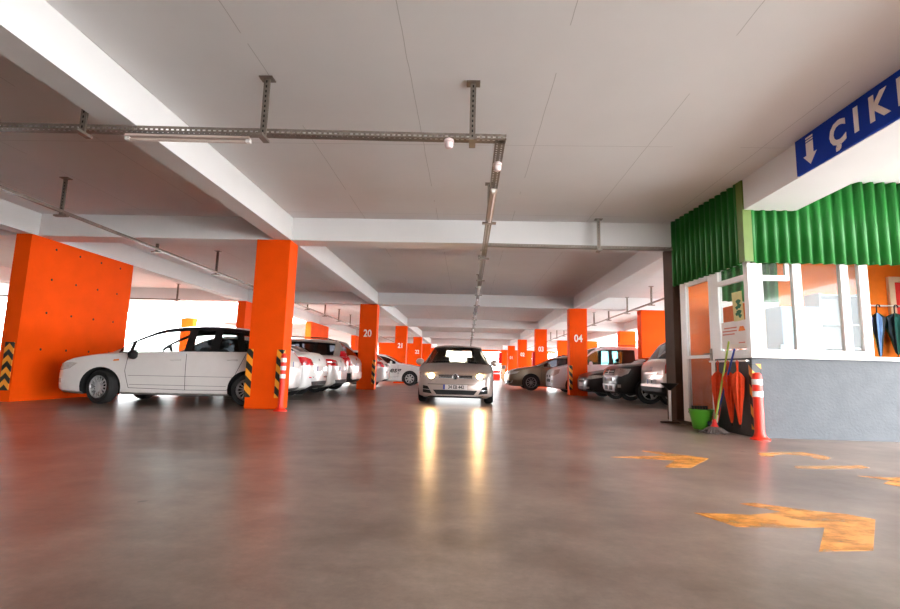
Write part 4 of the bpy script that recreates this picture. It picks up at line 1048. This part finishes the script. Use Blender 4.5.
bm = bmesh.new(); lathe(bm, [(.058, bx+.004), (.05, bx+.002), (.004, bx+.001)], 24, c=(0, 0, .622), ax='x'); link('badge_disc', bm, M['black'], gr)
bm = bmesh.new(); tube(bm, [(bx, .062*math.cos(a), .622+.062*math.sin(a)) for a in np.linspace(0, 2*PI, 29)[:-1]], .0075, 8, closed=True)
for pts in ([(-.030, .668), (0, .633), (.030, .668)], [(-.050, .650), (-.022, .575), (0, .622), (.022, .575), (.050, .650)]): tube(bm, [(bx, a, b) for a, b in pts], .0062, 6)
link('front_badge', bm, M['chrome'], rt, 50)
plate(h, 'F', .0, .39, .54, .115, '34 EB 442')
h.seam('F', [(-.62, .70), (-.36, .665), (.36, .665), (.62, .70)], .008, 'hood_seam')
bm = bmesh.new(); xw = 1.92-2.125; box(bm, xw-.06, xw-.02, -.12, .12, 1.27, 1.33, .01); link('rear_view_mirror', bm, M['black'], rt)

# 8 olive sedan, right
rt, h = car('car', 'olive brown sedan with chrome trim, nose out into the aisle by column 03', 'sedan', 4.8, 1.84, 1.50, (1.72+2.4, 22.15, 0), 0, PO, windows=((1.55, 2.5), (2.6, 3.45)), glass_m='glass_dark', wheel=(.335, 10, 'dark'), wx=(1.0, 3.75), rails=True)
lamps_front(h, [(.40, .66), (.62, .64), (.90, .71), (1.0, .80), (.76, .79), (.52, .75)], 'lens'); h.patch('grille', 'F', [(-.45, .44), (.45, .44), (.40, .64), (-.40, .64)], M['chrome'])
for t in ('-', '+'):
    h.patch('lower_intake', 'FC'+t, [(.30, .28), (.70, .31), (.62, .40), (.34, .38)], M['black']); h.patch('chrome_strip', 'FC'+t, [(.56, .26), (.74, .31), (.78, .42), (.74, .40), (.70, .33), (.56, .28)], M['chrome'], .02)
handles(h, 'S-', [(2.4, .88)], M['chrome']); h.seam('S-', [(1.44, .95), (1.42, .4), (1.6, .3), (2.56, .30), (2.55, 1.0)])
h.patch('window_trim', 'S-', [(1.5, .985), (3.5, 1.06), (3.5, 1.085), (1.5, 1.01)], M['chrome'], .006)
# 9 white van
rt, h = car('car', 'white small van with greenish windows behind column 04', 'van', 4.3, 1.76, 1.84, (3.18+2.15, 19.62, 0), 0, PV, windows=((1.12, 2.12), (2.26, 3.1)), glass_m='glass_green', wheel=(.32, 7, 'cap'), wx=(.86, 3.45), interior=True, rails=True)
lamps_front(h, [(.42, .66), (.60, .66), (.76, .76), (.80, .92), (.62, .88), (.48, .78)], 'lens')
for t in ('-', '+'):
    for z in (.42, .60): h.patch('bumper_vent', 'FC'+t, [(.10, z), (.30, z), (.30, z+.09), (.10, z+.09)], M['black'])
    h.patch('fog_lamp', 'FC'+t, [(.44, .40), (.56, .40), (.56, .50), (.44, .50)], M['lens'])
h.patch('grille', 'F', [(-.30, .42), (.30, .42), (.30, .54), (-.30, .54)], M['black'])
h.seam('S-', [(1.0, 1.05), (1.0, .5), (1.2, .3), (2.2, .3), (2.2, 1.1)])
# 10 dark sedan
rt, h = car('car', 'low dark maroon sedan nosed out at the right side of column 04', 'sedan', 4.4, 1.70, 1.40, (3.80+2.2, 16.70, 0), 0, PD, windows=((1.55, 2.35), (2.45, 3.2)), glass_m='glass_dark', wheel=(.31, 9, 'dark'), wx=(.88, 3.45))
lamps_front(h, [(.38, .62), (.62, .60), (.90, .66), (.98, .72), (.76, .73), (.5, .70)], 'lens')
h.patch('grille', 'F', [(-.42, .50), (.42, .50), (.40, .62), (-.40, .62)], M['black']); h.patch('chrome_bar', 'F', [(-.40, .56), (.40, .56), (.40, .59), (-.40, .59)], M['chrome'], .02); plate(h, 'F', 0, .42)
for t in ('-', '+'): h.patch('fog_lamp', 'FC'+t, [(.42, .30), (.56, .30), (.56, .36), (.42, .36)], M['lens']); h.patch('bumper_lip', 'FC'+t, [(.10, .22), (.70, .24), (.70, .26), (.10, .24)], M['chrome'], .01)
# 11 black SUV
rt, h = car('car', 'black sport utility car with square headlamps and pale skid plate', 'suv', 4.3, 1.82, 1.68, (4.10+2.15, 14.55, 0), 0, PK, windows=((1.40, 2.25), (2.35, 3.15), (3.26, 3.7)), glass_m='glass', wheel=(.35, 5, 'alloy'), wx=(.84, 3.5), cladding=True, rails=True)
lamps_front(h, [(.34, .74), (.64, .72), (.80, .80), (.86, .93), (.64, .94), (.36, .93)], 'lens')
h.patch('grille', 'F', [(-.46, .74), (.46, .74), (.48, .92), (-.48, .92)], M['black'], .01)
for z in (.78, .85): h.patch('grille_bar', 'F', [(-.46, z), (.46, z), (.46, z+.02), (-.46, z+.02)], M['chrome'], .02)
h.patch('skid_plate', 'F', [(-.50, .30), (.50, .30), (.62, .50), (-.62, .50)], M['alloy'], .025)
for s in (-1, 1): h.patch('lower_intake', 'F', [(s*.08, .34), (s*.36, .34), (s*.40, .46), (s*.10, .46)], M['black'], .035)
h.patch('badge', 'F', [(-.05, .80), (0, .76), (.05, .80), (.0, .90)], M['chrome'], .028); plate(h, 'F', 0, .63)
for t in ('-', '+'): h.patch('fog_lamp', 'FC'+t, [(.52, .42), (.62, .42), (.62, .50), (.52, .50)], M['lens'])
# 12 pale SUV seen from behind
rt, h = car('car', 'pale beige sport utility car, tail out, half behind the brown column', 'suv', 4.3, 1.82, 1.68, (4.50+2.15, 12.35, 0), PI, PB, windows=((1.40, 2.25), (2.35, 3.15), (3.26, 3.75)), glass_m='glass_dark', wheel=(.35, 5, 'alloy'), wx=(.84, 3.5), cladding=True, rails=True)
lamps_rear(h, [(.56, .82), (.74, .83), (.73, 1.10), (.58, 1.09)])
plate(h, 'R', .05, .62, .52, .12, '16'); h.patch('rear_bumper', 'R', [(-.72, .50), (.72, .50), (.74, .56), (-.74, .56)], PB, .03); h.patch('lower_bumper', 'R', [(-.68, .39), (.68, .39), (.70, .50), (-.70, .50)], M['black'], .03)
h.patch('garnish', 'R', [(-.40, .80), (.40, .80), (.40, .84), (-.40, .84)], PB, .02); h.patch('badge', 'R', [(-.06, .88), (.06, .88), (.06, .98), (-.06, .98)], M['chrome'], .015)

# ------------------------------------------------------------------ floor paint
def mark(name, label, poly, m, cat='floor marking', group=None):
    bm = bmesh.new(); prism(bm, poly, .0005, .0025)
    return tag(link(name, bm, m), label, cat, group)
mark('floor_arrow', 'large worn yellow arrow on the floor nearest the camera', [(1.31, 2.99), (1.42, 2.75), (1.66, 2.77), (1.90, 2.80), (1.61, 2.42), (1.88, 2.46), (2.31, 2.99), (2.22, 3.08), (2.06, 3.13), (1.80, 3.27), (1.70, 3.24), (1.86, 3.08), (1.62, 2.99)], M['worn_yellow'], 'floor arrow', 'worn yellow floor arrows')
mark('floor_arrow', 'small worn yellow arrow on the floor farther up the aisle', [(1.36, 4.83), (1.62, 4.80), (1.93, 4.76), (1.69, 4.39), (1.92, 4.41), (2.32, 4.94), (2.06, 5.17), (1.83, 5.31), (1.80, 5.26), (1.98, 5.02), (1.62, 4.92)], M['worn_yellow'], 'floor arrow', 'worn yellow floor arrows')
mark('floor_marking', 'faded yellow curved paint patch near the delineator at the kiosk', [(2.95, 5.17), (3.03, 5.40), (3.35, 5.52), (3.60, 5.55), (3.68, 5.38), (3.65, 5.22), (3.48, 5.07), (3.46, 5.17), (3.5, 5.3), (3.3, 5.38), (3.12, 5.30), (3.08, 5.18)], M['faded_yellow'])
mark('floor_marking', 'faded pink-yellow paint strip across the floor before the kiosk', [(2.90, 4.56), (3.2, 4.60), (3.62, 4.70), (3.64, 4.82), (3.3, 4.74), (2.93, 4.66)], M['faded_yellow'])
mark('floor_marking', 'worn yellow arrowhead cut by the right edge of the floor', [(3.21, 4.30), (3.36, 4.16), (3.19, 4.02), (3.27, 3.90), (3.60, 4.02), (3.85, 4.25), (3.6, 4.32), (3.40, 4.26)], M['worn_yellow'])
for x0, x1, ys, lb in ((-8.0, -3.5, (11.05, 13.2, 15.25), 'white parking line on the floor between the tails of the left row'), (4.0, 8.6, (13.45, 15.75, 18.5), 'white parking line on the floor between the cars of the right row')):
    for y in ys: mark('parking_line', lb, [(x0, y), (x1, y), (x1, y+.09), (x0, y+.09)], M['line_white'], 'parking line', 'white parking lines, '+('left' if x0 < 0 else 'right')+' row')

# ------------------------------------------------------------------ far end and edges
M['fence'] = mat('fence_white', (226, 230, 232), rough=.5)
f = empty('slat_fence', (10.6, 30, 0), 0, 'white upright slat fence along the open edge behind the right row', 'fence')
bm = bmesh.new()
for k in range(150): box(bm, -.02, .02, -20+k*.28, -20+k*.28+.045, .05, 2.95)
link('slats', bm, M['fence'], f)
for z in (.3, 1.6, 2.8):
    bm = bmesh.new(); box(bm, .02, .07, -20, 22, z, z+.08); link('rail', bm, M['fence'], f)
M['red_gloss'] = mat('red_cabinet', (190, 18, 18), rough=.6, spec=.2)
c = empty('hose_cabinet', (3.50, 26.72, 1.12), 0, 'dark red fire hose cabinet on the aisle side of column 03', 'cabinet')
bm = bmesh.new(); box(bm, -.02, .093, -.2, .2, 0, .72, .01); link('cabinet_body', bm, M['red_gloss'], c)
bm = bmesh.new(); box(bm, -.035, -.02, -.18, .18, .03, .69, .004); dd = link('door', bm, M['red_gloss'], c)
bm = bmesh.new(); box(bm, -.045, -.034, .12, .15, .32, .42); link('handle', bm, M['chrome'], dd)
b = empty('plastic_barrier', (2.55, 44.6, 0), 0, 'red plastic barrier standing at the far end of the aisle', 'barrier')
bm = bmesh.new(); prism(bm, [(-.25, 0), (.25, 0), (.22, .2), (.10, .5), (.08, .85), (-.08, .85), (-.10, .5), (-.22, .2)], -.4, .4, lambda a, q, hh: (hh, a, q)); link('barrier_body', bm, M['cone_red'], b)
bm = bmesh.new(); box(bm, -.41, .41, -.115, .115, .52, .64); link('reflective_band', bm, M['reflect'], b)
s = empty('banner_post', (3.05, 46.2, 0), 0, 'tall thin post with red banner at the far right end', 'sign post')
bm = bmesh.new(); tube(bm, [(0, 0, 0), (0, 0, 2.7)], .04, 10); link('pole', bm, M['steel'], s, 40)
bm = bmesh.new(); box(bm, -.16, .16, -.05, -.04, 1.5, 2.5); link('banner', bm, M['red_gloss'], s)
M['beige'] = mat('beige_box', (208, 178, 130), rough=.5)
s = empty('ticket_machine', (3.1, 42.6, 0), 0, 'beige ticket post at the far end in front of the orange columns', 'machine')
bm = bmesh.new(); box(bm, -.12, .12, -.12, .12, 0, 1.0, .01); link('machine_body', bm, M['beige'], s)
bm = bmesh.new(); box(bm, -.2, .2, -.16, .16, 1.0, 1.3, .04); link('machine_head', bm, M['steel'], s)
